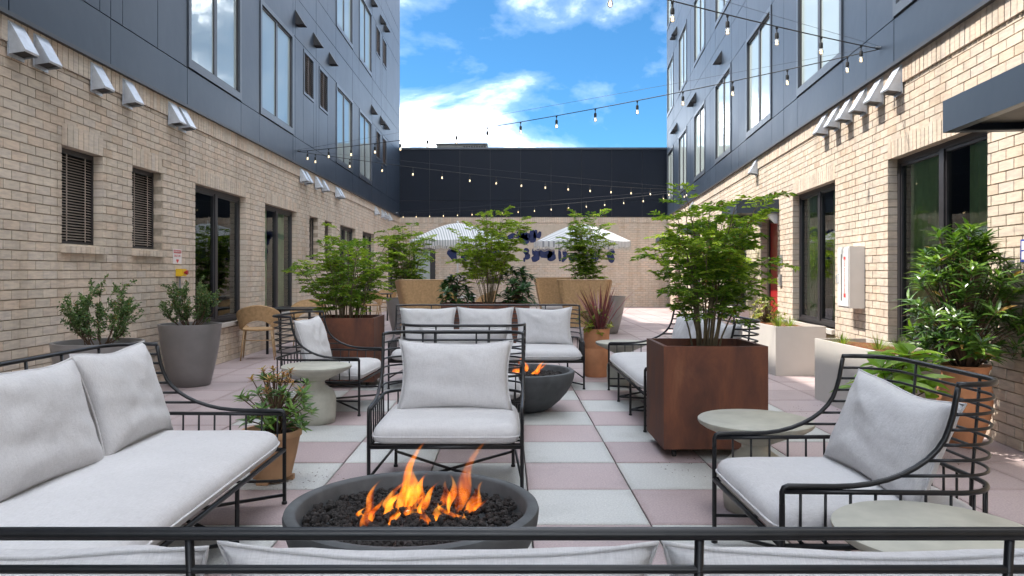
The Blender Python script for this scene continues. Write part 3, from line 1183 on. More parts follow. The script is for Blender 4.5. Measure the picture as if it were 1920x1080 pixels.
# ------------------------------------------------------------------ lounge furniture
SWEEP = [(0, .516), (.09, .516), (.185, .516), (.25, .519), (.31, .527), (.37, .542), (.425, .563), (.47, .587), (.51, .615), (.545, .65), (.57, .687), (.587, .73), (.6, .776), (.61, .83), (.618, .872)]


def sweep_d(z):
    for (d0, z0), (d1, z1) in zip(SWEEP[3:], SWEEP[4:]):
        if z0 <= z <= z1:
            return d0 + (d1 - d0) * (z - z0) / max(1e-6, z1 - z0)
    return SWEEP[-1][0]


def seat_pad(mb, x0, x1, y0, y1, z0, z1, puff=.03, rc=.05):
    """boxed seat cushion: superelliptic outline, domed top, soft edges"""
    cx, cy, hx, hy = (x0 + x1) / 2, (y0 + y1) / 2, (x1 - x0) / 2, (y1 - y0) / 2
    N = 56
    ring = []
    for k in range(N):
        a = 2 * pi * k / N
        ca, sa = math.cos(a), math.sin(a)
        e = .16
        ring.append((math.copysign(abs(ca) ** e, ca), math.copysign(abs(sa) ** e, sa)))
    prof = [(.93, 0, 0), (.985, .018, 0), (1.0, .045, 0), (1.0, .062, 0), (.99, .085, .0), (.965, .104, .1), (.92, .115, .3), (.8, .121, .62), (.6, .123, .85), (.35, .124, .96), (.001, .124, 1)]
    o = len(mb.v)
    H = z1 - z0
    for sc, h, pf in prof:
        for u, v in ring:
            k = 1 if sc > .9 else 1
            # keep the rim width constant in metres
            ix = hx - (1 - sc) * min(hx, hy) * (1 if sc > .7 else hx / min(hx, hy))
            iy = hy - (1 - sc) * min(hx, hy) * (1 if sc > .7 else hy / min(hx, hy))
            x, y = cx + u * ix, cy + v * iy
            w = .006 * noise.noise(Vector((x * 5, y * 5, 3 + cx))) - .010 * abs(noise.noise(Vector((x * 2.4, y * 3.1, 7 + cx))))
            mb.v.append((x, y, z0 + H * h / .124 + puff * pf + w * pf))
    for i in range(len(prof) - 1):
        for k in range(N):
            l = (k + 1) % N
            mb.f.append((o + i * N + k, o + i * N + l, o + (i + 1) * N + l, o + (i + 1) * N + k))
    mb.f.append(tuple(o + k for k in reversed(range(N))))
    mb.f.append(tuple(o + (len(prof) - 1) * N + k for k in range(N)))
    return [(cx + u * (hx + .002), cy + v * (hy + .002), z0 + H * .053 / .124) for u, v in ring]


def pillow_mesh(w, h, t, seed):
    """scatter cushion with pointed corners, seam and creases, standing in the xz plane, base at z = 0"""
    b = MB()
    n = 26
    sd = seed * 7.13

    def shape(u, v, side):
        x, z = u * 2 - 1, v * 2 - 1
        pinch_x = 1 - .10 * (1 - z * z) ** 1.0
        pinch_z = 1 - .115 * (1 - x * x) ** 1.0
        X = x * w / 2 * pinch_x
        Z = z * h / 2 * pinch_z
        prof = max(0, (1 - x ** 4) * (1 - z ** 4)) ** .62
        y = side * t / 2 * prof
        q = Vector((x * 1.7 + sd, z * 1.7, side * 2.0))
        y += side * .012 * noise.noise(q * 1.3) * prof
        cor = abs(x * z) ** 2
        y += .010 * math.sin(14 * (abs(x) - abs(z)) + sd) * cor * prof ** .5 * side
        y += side * -.016 * math.exp(-((z + .2 * x + .35) ** 2) * 30) * prof * (.5 + .5 * noise.noise(Vector((x * 2, sd, 0))))
        Z += .012 * noise.noise(Vector((x * 1.4, sd, 5))) * (1 if z > 0 else .2)
        y -= side * .016 * abs(noise.noise(Vector((x * 2.1 + sd, z * 1.5, side * 3 + 8)))) * prof
        y -= side * .010 * abs(noise.noise(Vector((x * 4.5, z * 2.2 + sd, side * 5)))) * prof
        sag = 0.0
        return X, y, Z + h / 2 * .93 - sag

    b.grid(lambda u, v: shape(u, v, 1), n, n)
    o = len(b.v)
    b.grid(lambda u, v: shape(1 - u, v, -1), n, n)
    rim = [shape(i / n, 0, 1) for i in range(n)] + [shape(1, i / n, 1) for i in range(n)] + [shape(1 - i / n, 1, 1) for i in range(n)] + [shape(0, 1 - i / n, 1) for i in range(n)]
    bm = bmesh.new()
    me = b.mesh('pillow')
    bm.from_mesh(me)
    bmesh.ops.remove_doubles(bm, verts=bm.verts, dist=.0008)
    bmesh.ops.recalc_face_normals(bm, faces=bm.faces)
    bm.to_mesh(me)
    bm.free()
    me.polygons.foreach_set('use_smooth', [True] * len(me.polygons))
    me.materials.append(M['linen'])
    p = MB()
    p.tube(rim, .0045, 6, closed=True)
    pm = p.mesh('piping', smooth=True)
    pm.materials.append(M['linen'])
    return me, pm


PIL = {}


def pillow(label, loc, rz, tilt, w=.74, h=.47, t=.17, seed=1, roll=0.0, group='grey linen back pillows'):
    key = (w, h, t, seed)
    if key not in PIL:
        PIL[key] = pillow_mesh(w, h, t, seed)
    me, pm = PIL[key]
    o = link('back_pillow', me, None, None, loc)
    o.rotation_euler = (Matrix.Rotation(rz, 3, 'Z') @ Matrix.Rotation(tilt, 3, 'X') @ Matrix.Rotation(roll, 3, 'Y')).to_euler()
    tag(o, label, 'pillow', group)
    link('piping', pm, None, o)
    return o


def lounge(name, label, cat, loc, rz, W, DS=1.0, group=None, nposts=(-.2, .2), sofa=False):
    """black tube frame with swept arms, ring rails, spindles, seat pad. Local: front edge at y = 0, back towards +y."""
    t = thing(name, label, cat, (loc[0], loc[1], 0), rz, group)
    hw = W / 2
    D = .83 * DS
    R = .0105
    r2 = .0062 if not sofa else .0072
    rc = .17
    # continuous rail: arm, sweep, top of the back
    def side(sx):
        return [(sx * (hw + .02 * (d / .618)), d * DS, z) for d, z in SWEEP]

    def ring(z, fl=.02):
        """plan of a rail at height z from one sweep round the back to the other"""
        d0 = sweep_d(z) * DS
        db = (.80 + .03 * (z - .5) / .38) * DS
        xs = hw + .02
        pts = [(-xs, d0, z)]
        r = min(rc, db - d0 - .01)
        for k in range(0, 9):
            a = pi + (-pi / 2) * k / 8
            pts.append((-xs + r + r * math.cos(a), db - r + r * math.sin(a), z))
        if W > 1.5:
            pts += [(-xs + r + (2 * xs - 2 * r) * q, db, z) for q in (.25, .5, .75)]
        for k in range(0, 9):
            a = pi / 2 - pi / 2 * k / 8
            pts.append((xs - r + r * math.cos(a), db - r + r * math.sin(a), z))
        pts.append((xs, d0, z))
        return pts

    for sx in (-1, 1):
        b = MB()
        sp = side(sx)
        pts = [(sx * hw, 0, .45), (sx * hw, 0, .495), (sx * hw, .007, .511), (sx * hw, .02, .516)] + sp[1:]
        b.tube(pts, R, 8)
        part('arm_rail', b, M['black'], t, smooth=True)
    b = MB()
    tp = ring(.882)
    b.tube([(tp[0][0], tp[0][1] - .0, .868)] + tp + [(tp[-1][0], tp[-1][1], .868)], R, 8)
    part('top_rail', b, M['black'], t, smooth=True)
    for z in (.826, .776, .721, .667, .612, .558):
        b = MB()
        b.tube(ring(z), r2, 6)
        part('back_rail', b, M['black'], t, smooth=True)
    b = MB()
    # lower ring under the arms, all the way round from the front legs
    lo = [(-hw, .0, .497)] + [(-hw - .02 * q, .62 * DS * q, .497) for q in (.5, 1)] + ring(.497)[1:-1] + [(hw + .02 * q, .62 * DS * q, .497) for q in (1, .5)] + [(hw, 0, .497)]
    b.tube(lo, R * .92, 8)
    part('lower_rail', b, M['black'], t, smooth=True)
    # seat frame
    b = MB()
    fz = .30
    fy = D - .04
    loop = [(-hw, 0, fz), (hw, 0, fz), (hw + .01, fy, fz), (-hw - .01, fy, fz)]
    for p, q in zip(loop, loop[1:] + loop[:1]):
        b.tube([p, q], .0115, 8)
    for k in range(1, 9):
        y = fy * k / 9
        b.tube([(-hw, y, fz - .003), (hw, y, fz - .003)], .006, 6)
    part('seat_frame', b, M['black'], t, smooth=True)
    # spindles under the lower ring
    path = [Vector(p) for p in lo]
    acc, nxt = 0, .088
    for p, q in zip(path, path[1:]):
        seg = (q - p).length
        while nxt < acc + seg:
            c = p.lerp(q, (nxt - acc) / seg)
            b = MB()
            b.tube([(c.x, c.y, .497), (c.x * .995, min(c.y, fy + .02), fz)], .0052, 6)
            part('spindle', b, M['black'], t, smooth=True)
            nxt += .088 if not (W > 1.5 and abs(c.x) < hw - .1) else .16
        acc += seg
    for x in nposts:
        b = MB()
        b.tube([(x, (.83) * DS, .882), (x, .80 * DS, .497), (x, fy, fz)], .0075 if sofa else .0062, 6)
        part('back_post', b, M['black'], t, smooth=True)
    # legs
    lx = [-hw, hw]
    if W > 1.5:
        lx = [-hw, -hw / 3, hw / 3, hw]
    for x in lx:
        b = MB()
        zt = .452 if abs(abs(x) - hw) < 1e-6 else fz
        b.tube([(x, 0, .004), (x, 0, zt)], .0108, 8)
        b.lathe([(.015, 0), (.015, .012), (.011, .016)], 10, (x, 0, 0))
        part('leg', b, M['black'], t, smooth=True, angle=40)
        b = MB()
        xb = x * .9
        b.tube([(xb, fy - .06, .004), (xb, fy - .04, fz)], .0108, 8)
        b.lathe([(.015, 0), (.015, .012), (.011, .016)], 10, (xb, fy - .06, 0))
        part('leg', b, M['black'], t, smooth=True, angle=40)
    for i in range(len(lx) - 1):
        for a, c in ((lx[i], lx[i + 1]), (lx[i + 1], lx[i])):
            b = MB()
            b.tube([(a, 0, .05), (c * .9, fy - .055, .10)], .0095, 8)
            part('cross_brace', b, M['black'], t, smooth=True)
    for sx in (-1, 1):
        b = MB()
        b.tube([(sx * hw * .99, 0, .13), (sx * hw * .92, fy - .055, .13)], .008, 8)
        part('stretcher', b, M['black'], t, smooth=True)
    b = MB()
    rim = seat_pad(b, -hw + .012, hw - .012, -.012, D - .06, .314, .414, .03)
    cu = part('seat_cushion', b, M['linen'], t, smooth=True)
    b = MB()
    b.tube(rim, .0055, 6, closed=True)
    part('piping', b, M['linen'], cu, smooth=True)
    return t


# where each seat stands: front centre, heading
lounge('lounge_chair', 'black wire-frame lounge chair with one grey pillow facing us behind the near fire bowl', 'armchair', (-.344, 4.14), rad(0), .86, 1.0, 'black wire-frame lounge chairs', nposts=(-.22, -.14, .14, .22))
lounge('lounge_chair', 'black wire-frame lounge chair in the right foreground between two round tables', 'armchair', (.985, 3.07), rad(-90), .86, 1.0, 'black wire-frame lounge chairs', nposts=(-.2, .24))
lounge('lounge_chair', 'black wire-frame lounge chair between the left pedestal table and the left rust planter', 'armchair', (-1.285, 7.02), rad(86), .88, 1.0, 'black wire-frame lounge chairs')
lounge('lounge_chair', 'black wire-frame lounge chair turned away from us, back to back with the middle chair', 'armchair', (-.33, 6.36), rad(180), .90, 1.0, 'black wire-frame lounge chairs')
lounge('lounge_sofa', 'long black wire-frame sofa along the left with grey cushions, foremost at left', 'sofa', (-1.23, 3.01), rad(90), 2.15, 1.157, 'black wire-frame sofas', nposts=(-.95, -.3, .35, .62, .95), sofa=True)
lounge('lounge_sofa', 'black wire-frame sofa seen from behind, its top rail crossing the bottom of the picture', 'sofa', (-.12, 1.955), rad(180), 2.26, 1.0, 'black wire-frame sofas', nposts=(-.887, -.414, .364, 1.0), sofa=True)
lounge('lounge_sofa', 'black wire-frame sofa facing us behind the far fire bowl with three pillows', 'sofa', (-.223, 8.09), 0, 2.14, 1.157, 'black wire-frame sofas', nposts=(-.7, -.25, .25, .7), sofa=True)
lounge('lounge_sofa', 'black wire-frame sofa half hidden behind the right rust planter, beside the terracotta cylinder', 'sofa', (1.11, 6.97), rad(-90), 2.1, 1.157, 'black wire-frame sofas', nposts=(-.7, -.25, .25, .7), sofa=True)


def seat_pillow(seat_loc, rz, x, y, label, seed, w=.74, h=.47, tilt=-.30, yaw=0.0, roll=0.0, z=.425, t=.17):
    m = Matrix.Rotation(rz, 3, 'Z') @ Vector((x, y, 0))
    return pillow(label, (seat_loc[0] + m.x, seat_loc[1] + m.y, z), rz + yaw, tilt, w, h, t, seed, roll)


seat_pillow((-.344, 4.14), 0, .02, .47, 'grey linen pillow on the middle lounge chair facing us', 1, .73, .45, -.26)
seat_pillow((.985, 3.07), rad(-90), .03, .50, 'grey linen pillow with a raised corner on the foreground right lounge chair', 2, .74, .44, -.36, .06, .06)
seat_pillow((-1.285, 7.02), rad(86), .0, .50, 'grey linen pillow on the lounge chair by the left pedestal table', 3, .7, .46, -.3)
seat_pillow((-.33, 6.36), rad(180), .0, .52, 'grey linen pillow seen through the rails of the chair turned away', 1, .70, .46, -.22)
for x, n, sd, ya in ((.73, 'farthest grey pillow on the long left sofa, by the terracotta pot', 4, .05), (-.02, 'middle grey pillow on the long left sofa', 5, -.05), (-.76, 'nearest grey pillow on the long left sofa, cut by the frame', 6, 0)):
    seat_pillow((-1.23, 3.01), rad(90), x, .62, n, sd, .76, .52, -.32, ya, 0.02)
for x, n, sd in ((.79, 'grey pillow at the left end of the sofa seen from behind', 7), (-.0, 'middle grey pillow of the sofa seen from behind', 8), (-.78, 'grey pillow at the right end of the sofa seen from behind', 9)):
    seat_pillow((-.12, 1.955), rad(180), x, .54, n, sd, .77, .45, -.28, 0, 0, .385, .2)
for x, n, sd in ((-.72, 'left grey pillow on the sofa behind the far fire bowl', 3), (-.03, 'middle grey pillow on the sofa behind the far fire bowl', 1), (.67, 'right grey pillow on the sofa behind the far fire bowl', 2)):
    seat_pillow((-.223, 8.09), 0, x, .66, n, sd, .68, .47, -.26)
for x, n, sd in ((.66, 'grey pillow on the hidden right sofa, end near us', 4), (0.0, 'grey pillow in the middle of the hidden right sofa', 5), (-.68, 'grey pillow on the hidden right sofa, end by the round table', 6)):
    seat_pillow((1.11, 6.97), rad(-90), x, .66, n, sd, .68, .47, -.3)


# round concrete pedestal tables
def side_table(loc, label, s=1.0):
    t = thing('side_table', label, 'table', (loc[0], loc[1], 0), rng.uniform(0, 6), 'round concrete pedestal tables')
    b = MB()
    b.lathe([(.05, .36), (.085, .362), (.13, .385), (.2, .418), (.262, .446), (.285, .462), (.292, .472), (.292, .484), (.286, .489), (.0, .489)], 64)
    part('table_top', b, M['conc_table'], t, smooth=True, angle=50)
    b = MB()
    b.lathe([(.145, 0), (.155, .006), (.162, .06), (.166, .15), (.163, .215), (.15, .255), (.12, .29), (.085, .315), (.07, .332), (.068, .35), (.078, .362), (.05, .366)], 48)
    part('pedestal', b, M['conc_table'], t, smooth=True, angle=60)
    t.scale = (s, s, 1)
    return t


side_table((-1.625, 6.31), 'round concrete pedestal table at left beside the black lounge chair')
side_table((1.343, 3.99), 'round concrete pedestal table between the right rust planter and the foreground chair', 1.03)
side_table((1.325, 2.27), 'round concrete pedestal table nearest to us at the right edge', 1.03)
side_table((1.31, 8.44), 'round concrete pedestal table beside the terracotta cylinder pot')


# fire bowls
def fire_bowl(loc, label, label_f, label_r, seed, tongues):
    R_ = random.Random(seed)
    t = thing('fire_pit', label, 'fire pit', (loc[0], loc[1], 0), 0, 'dark concrete fire bowls')
    b = MB()
    b.lathe([(.20, 0), (.235, .008), (.29, .04), (.36, .1), (.425, .175), (.468, .25), (.488, .31), (.494, .355), (.490, .368), (.478, .373), (.452, .371), (.444, .362), (.436, .31), (.42, .27), (.0, .262)], 72)
    part('bowl', b, M['conc_dark'], t, smooth=True, angle=45)
    b = MB()
    b.box(-.04, .04, -.008, .008, .335, .345)
    part('burner_plate', b, M['galv'], t)
    # lava rock
    rk = MB()
    ico = bmesh.new()
    bmesh.ops.create_icosphere(ico, subdivisions=1, radius=1)
    iv = [v.co.copy() for v in ico.verts]
    fi = [tuple(v.index for v in f.verts) for f in ico.faces]
    ico.free()
    for i in range(1500):
        rr = .425 * math.sqrt(R_.random())
        a = R_.uniform(0, 2 * pi)
        s = R_.uniform(.008, .019)
        z = .300 + R_.uniform(0, .02) + .028 * max(0, 1 - (rr / .35) ** 2)
        sc = Vector((R_.uniform(.7, 1.3), R_.uniform(.7, 1.3), R_.uniform(.6, 1.0))) * s
        q = Matrix.Rotation(R_.uniform(0, 6), 3, 'Z') @ Matrix.Rotation(R_.uniform(0, 6), 3, 'X')
        rk.add([tuple(q @ Vector((v.x * sc.x * R_.uniform(.75, 1.2), v.y * sc.y * R_.uniform(.75, 1.2), v.z * sc.z)) + Vector((loc[0] + rr * math.cos(a), loc[1] + rr * math.sin(a), z))) for v in iv], fi)
    o = link('lava_rocks', rk.mesh('lava_rocks'), M['lava'])
    tag(o, label_r, 'lava rock', kind='stuff')
    fo = thing('fire', label_f, 'fire', (loc[0], loc[1], .315), 0, 'orange gas flames')
    for (x, y, h, w, lx, ly, tw) in tongues:
        b = MB()
        n, mseg = 14, 22
        for i in range(mseg + 1):
            v = i / mseg
            cx = x + lx * v ** 1.3 + .022 * math.sin(v * 5.5 + tw * 3) * v
            cy = y + ly * v + .012 * math.sin(v * 6 + tw)
            wd = w * (math.sin(pi * min(1, v * .93 + .05)) ** .75) * (1 - v * .55) * (1 + .25 * math.sin(v * 9 + tw * 2))
            th = wd * .45
            a0 = tw + v * 1.3
            for k in range(n):
                a = 2 * pi * k / n
                px, py = wd * math.cos(a), th * math.sin(a)
                b.v.append((cx + px * math.cos(a0) - py * math.sin(a0), cy + px * math.sin(a0) + py * math.cos(a0), h * v))
        for i in range(mseg):
            for k in range(n):
                l = (k + 1) % n
                b.f.append((i * n + k, i * n + l, (i + 1) * n + l, (i + 1) * n + k))
        b.f.append(tuple(reversed(range(n))))
        b.f.append(tuple(mseg * n + k for k in range(n)))
        part('flame', b, M['flame'], fo, smooth=True)
    return t


fire_bowl((-.367, 2.90), 'round dark concrete fire bowl nearest to us with tall orange flames', 'tall orange flames rising from the near fire bowl', 'black lava rock filling the near fire bowl', 3,
          [(-.17, -.14, .19, .034, .07, .0, .2), (-.15, -.10, .11, .03, .03, 0, 1.0), (-.06, .02, .31, .042, .10, .03, .5), (-.03, .05, .22, .05, .03, 0, 2.0), (-.10, -.02, .12, .045, .05, 0, .7), (.01, .0, .15, .03, .11, .0, .1), (.05, -.05, .10, .024, -.03, 0, .9),
           (.17, .03, .29, .038, .10, .04, 2.6), (.14, .0, .17, .03, .01, 0, 1.4), (.20, .0, .14, .034, .09, 0, 2.0), (.20, -.08, .08, .03, -.10, .02, .3), (.05, -.11, .08, .026, .02, 0, 2.2), (-.11, .07, .13, .03, .05, 0, 2.9), (.02, .08, .16, .035, .02, 0, .4), (-.2, -.05, .06, .028, .02, 0, .4), (-.08, -.09, .07, .03, .03, 0, 1.4), (.1, -.06, .07, .03, .02, 0, 2.4), (.24, .02, .07, .026, .03, 0, .9), (.10, .08, .12, .03, .04, 0, 1.9), (0, -.02, .09, .04, .02, 0, 2.7)])
fire_bowl((.14, 6.9), 'round dark concrete fire bowl farther back in front of the facing sofa', 'low orange flames in the far fire bowl', 'black lava rock filling the far fire bowl', 5,
          [(-.02, 0, .22, .05, .04, 0, .5), (.1, -.1, .15, .05, .12, 0, .1), (-.16, .02, .14, .04, -.05, 0, 1.1), (.04, .1, .19, .04, -.03, 0, 2.2), (.16, .05, .12, .035, .06, 0, .9), (-.08, -.1, .12, .045, .04, 0, 1.9)])


# ------------------------------------------------------------------ pots and planters
def pot(name, label, loc, prof, m, soil_r, soil_z, cat='pot', group=None, soil=None):
    t = thing(name, label, cat, (loc[0], loc[1], 0), 0, group)
    b = MB()
    b.lathe(prof, 56)
    part('pot_body', b, m, t, smooth=True, angle=50)
    b = MB()
    n = 20
    b.lathe([(soil_r, soil_z - .01), (soil_r, soil_z), (soil_r * .6, soil_z + .012), (.0, soil_z + .02)], 28)
    part('soil', b, soil or M['soil'], t, smooth=True)
    return t


def grey_prof(r, h):
    return [(r * .60, 0), (r * .64, .01), (r * .76, h * .25), (r * .90, h * .6), (r * .985, h * .93), (r, h * .985), (r, h), (r * .93, h), (r * .91, h * .97), (r * .88, h * .88), (.0, h * .87)]


pot('plant_pot', 'tall tapered grey pot against the left wall behind the long sofa', (-3.35, 6.06), grey_prof(.345, .715), M['pot_grey'], .30, .655, group='tapered grey pots')
pot('plant_pot', 'tall tapered grey pot beside the left wall window, fully in view', (-3.60, 8.4), grey_prof(.338, .70), M['pot_grey'], .29, .64, group='tapered grey pots')
pot('plant_pot', 'grey pot behind the left high-backed wicker chair', (-2.1, 15.4), grey_prof(.42, .75), M['pot_grey'], .36, .69, group='tapered grey pots')
pot('plant_pot', 'grey pot behind the right high-backed wicker chair', (2.05, 15.6), grey_prof(.46, .78), M['pot_grey'], .4, .72, group='tapered grey pots')
tp = pot('plant_pot', 'small terracotta pot on feet at the end of the long left sofa', (-1.45, 4.55), [(.115, .03), (.12, .032), (.15, .16), (.172, .27), (.175, .275), (.182, .278), (.184, .31), (.178, .316), (.165, .314), (.158, .28), (.0, .27)], M['tan_clay'], .155, .285)
for a in (.3, 2.4, 4.5):
    b = MB()
    b.box(.10 * math.cos(a) - .035, .10 * math.cos(a) + .035, .1 * math.sin(a) - .02, .1 * math.sin(a) + .02, 0, .031)
    part('pot_foot', b, M['tan_clay'], tp)
pot('plant_pot', 'tall terracotta cylinder pot to the right of the facing sofa', (1.11, 9.12), [(.135, 0), (.15, .02), (.158, .2), (.155, .33), (.146, .345), (.146, .36), (.153, .37), (.157, .5), (.162, .575), (.166, .59), (.15, .59), (.145, .55), (.0, .54)], M['terracotta'], .145, .55)
pot('plant_pot', 'bulging terracotta urn against the sunlit wall behind the foreground chair', (3.38, 5.45), [(.085, 0), (.10, .012), (.13, .1), (.165, .22), (.18, .33), (.178, .41), (.158, .5), (.15, .535), (.155, .56), (.172, .585), (.172, .6), (.155, .602), (.14, .57), (.0, .56)], M['terracotta'], .135, .57)
pot('plant_pot', 'low terracotta bowl holding the hosta behind the foreground chair', (2.78, 5.3), [(.11, 0), (.15, .1), (.18, .26), (.185, .28), (.165, .28), (.155, .24), (.0, .235)], M['terracotta'], .16, .25)


def box_planter(name, label, x0, x1, y0, y1, z0, z1, m, wall=.03, soil=.06, group=None, rz=0, casters=False, soilm=None):
    cx, cy = (x0 + x1) / 2, (y0 + y1) / 2
    t = thing(name, label, 'planter', (cx, cy, 0), rz, group)
    hx, hy = (x1 - x0) / 2, (y1 - y0) / 2
    b = MB()
    o = [(-hx, -hy), (hx, -hy), (hx, hy), (-hx, hy)]
    i = [(-hx + wall, -hy + wall), (hx - wall, -hy + wall), (hx - wall, hy - wall), (-hx + wall, hy - wall)]
    v = [(x, y, z0) for x, y in o] + [(x, y, z1) for x, y in o] + [(x, y, z1) for x, y in i] + [(x, y, z1 - .25) for x, y in i]
    f = [(3, 2, 1, 0)]
    for k in range(4):
        l = (k + 1) % 4
        f += [(k, l, 4 + l, 4 + k), (4 + k, 4 + l, 8 + l, 8 + k), (8 + k, 8 + l, 12 + l, 12 + k)]
    f.append((12, 13, 14, 15))
    bm = bmesh.new()
    vs = [bm.verts.new(p) for p in v]
    for q in f:
        bm.faces.new([vs[k] for k in q])
    ed = [e for e in bm.edges if all(w.index < 0 or True for w in e.verts) and (abs(e.verts[0].co.z - z1) < 1e-5 or abs(abs(e.verts[0].co.x) - hx) < 1e-5) and e.is_manifold and e.calc_face_angle() > .5]
    bmesh.ops.bevel(bm, geom=ed, offset=.006, segments=2, affect='EDGES')
    me = bpy.data.meshes.new('box')
    bm.to_mesh(me)
    bm.free()
    me.materials.append(m)
    link('box', me, None, t)
    b = MB()
    n = 14
    b.grid(lambda u, w: (-hx + wall * .7 + (2 * hx - 1.4 * wall) * u, -hy + wall * .7 + (2 * hy - 1.4 * wall) * w, z1 - soil + .02 * noise.noise(Vector((u * 4 * hx * 3, w * 4 * hy * 3, cx)))), n, n)
    part('soil', b, soilm or M['soil'], t, smooth=True)
    if casters:
        for sx in (-1, 1):
            for sy in (-1, 1):
                b = MB()
                px, py = sx * (hx - .09), sy * (hy - .09)
                b.tube([(px - .012, py, .027), (px + .012, py, .027)], .027, 14)
                b.box(px - .018, px + .018, py - .02, py + .02, .045, z0)
                part('caster', b, M['rubber'], t)
    return t


box_planter('corten_planter', 'large square rust-brown steel planter on casters at right centre', 1.075, 1.79, 5.05, 5.67, .07, .775, M['corten'], group='rust steel planters', casters=True)
box_planter('corten_planter', 'large square rust-brown steel planter behind the left lounge chair', -2.18, -1.465, 8.155, 8.85, .07, .775, M['corten'], group='rust steel planters', casters=True)
box_planter('corten_planter', 'wide rust-brown steel planter behind the facing sofa in the centre', -1.07, .374, 12.0, 12.7, .07, .775, M['corten'], group='rust steel planters', casters=True)
box_planter('rectangular_planter', 'pale grey rectangular planter with grasses nearest along the sunlit wall', 3.13, 3.66, 5.95, 7.5, .0, .612, M['planter'], .02, .035, 'pale grey wall planters', soilm=M['mulch'])
box_planter('rectangular_planter', 'pale grey rectangular planter in the middle along the sunlit wall', 3.327, 3.95, 9.13, 10.75, .0, .612, M['planter'], .02, .035, 'pale grey wall planters', soilm=M['mulch'])
box_planter('rectangular_planter', 'pale grey rectangular planter farthest along the sunlit wall past the red door', 3.72, 4.32, 13.15, 14.8, .0, .612, M['planter'], .02, .035, 'pale grey wall planters', soilm=M['mulch'])


# ------------------------------------------------------------------ plants
def leaf2(mb, p, d, n, L, W, fold=.25, droop=0.0):
    """small folded leaf, 2 triangles each half"""
    d = d.normalized()
    s = d.cross(n)
    if s.length < 1e-4:
        s = d.orthogonal()
    s.normalize()
    n = s.cross(d)
    m = p + d * L * .48
    t = p + d * L - n * droop * L
    up = n * W * fold
    mb.add([p, m + s * W / 2 + up, t, m - s * W / 2 + up], [(0, 1, 2), (0, 2, 3)])


def leaf_long(mb, p, d, n, L, W, droop=.3, fold=.2, seg=4, tipw=.0, maxw=.45):
    d = d.normalized()
    s = d.cross(n)
    if s.length < 1e-4:
        s = d.orthogonal()
    s.normalize()
    n = s.cross(d)
    o = len(mb.v)
    for i in range(seg + 1):
        v = i / seg
        c = p + d * (L * (v - .18 * droop * v * v)) - n * (droop * L * v * v)
        w = W / 2 * (math.sin(pi * min(1, (v * .97 + .03)) ** (.75 if maxw < .5 else 1.1))) ** .8
        if i == 0:
            w = W * .06
        if i == seg:
            w = W * .02
        up = n * w * fold * 2
        mb.v.append(tuple(c + s * w + up))
        mb.v.append(tuple(c))
        mb.v.append(tuple(c - s * w + up))
    for i in range(seg):
        a = o + i * 3
        mb.f += [(a, a + 1, a + 4, a + 3), (a + 1, a + 2, a + 5, a + 4)]


def rv(R_, s=1.0):
    return Vector((R_.gauss(0, s), R_.gauss(0, s), R_.gauss(0, s)))


def finish_plant(name, label, cat, base, stems, leaves, stem_m, group=None):
    t = thing(name, label, cat, base, 0, group)
    if stems.v:
        part('stems', stems, stem_m, t, smooth=True)
    for nm, mbx, mt in leaves:
        if mbx.v:
            part(nm, mbx, mt, t)
    return t


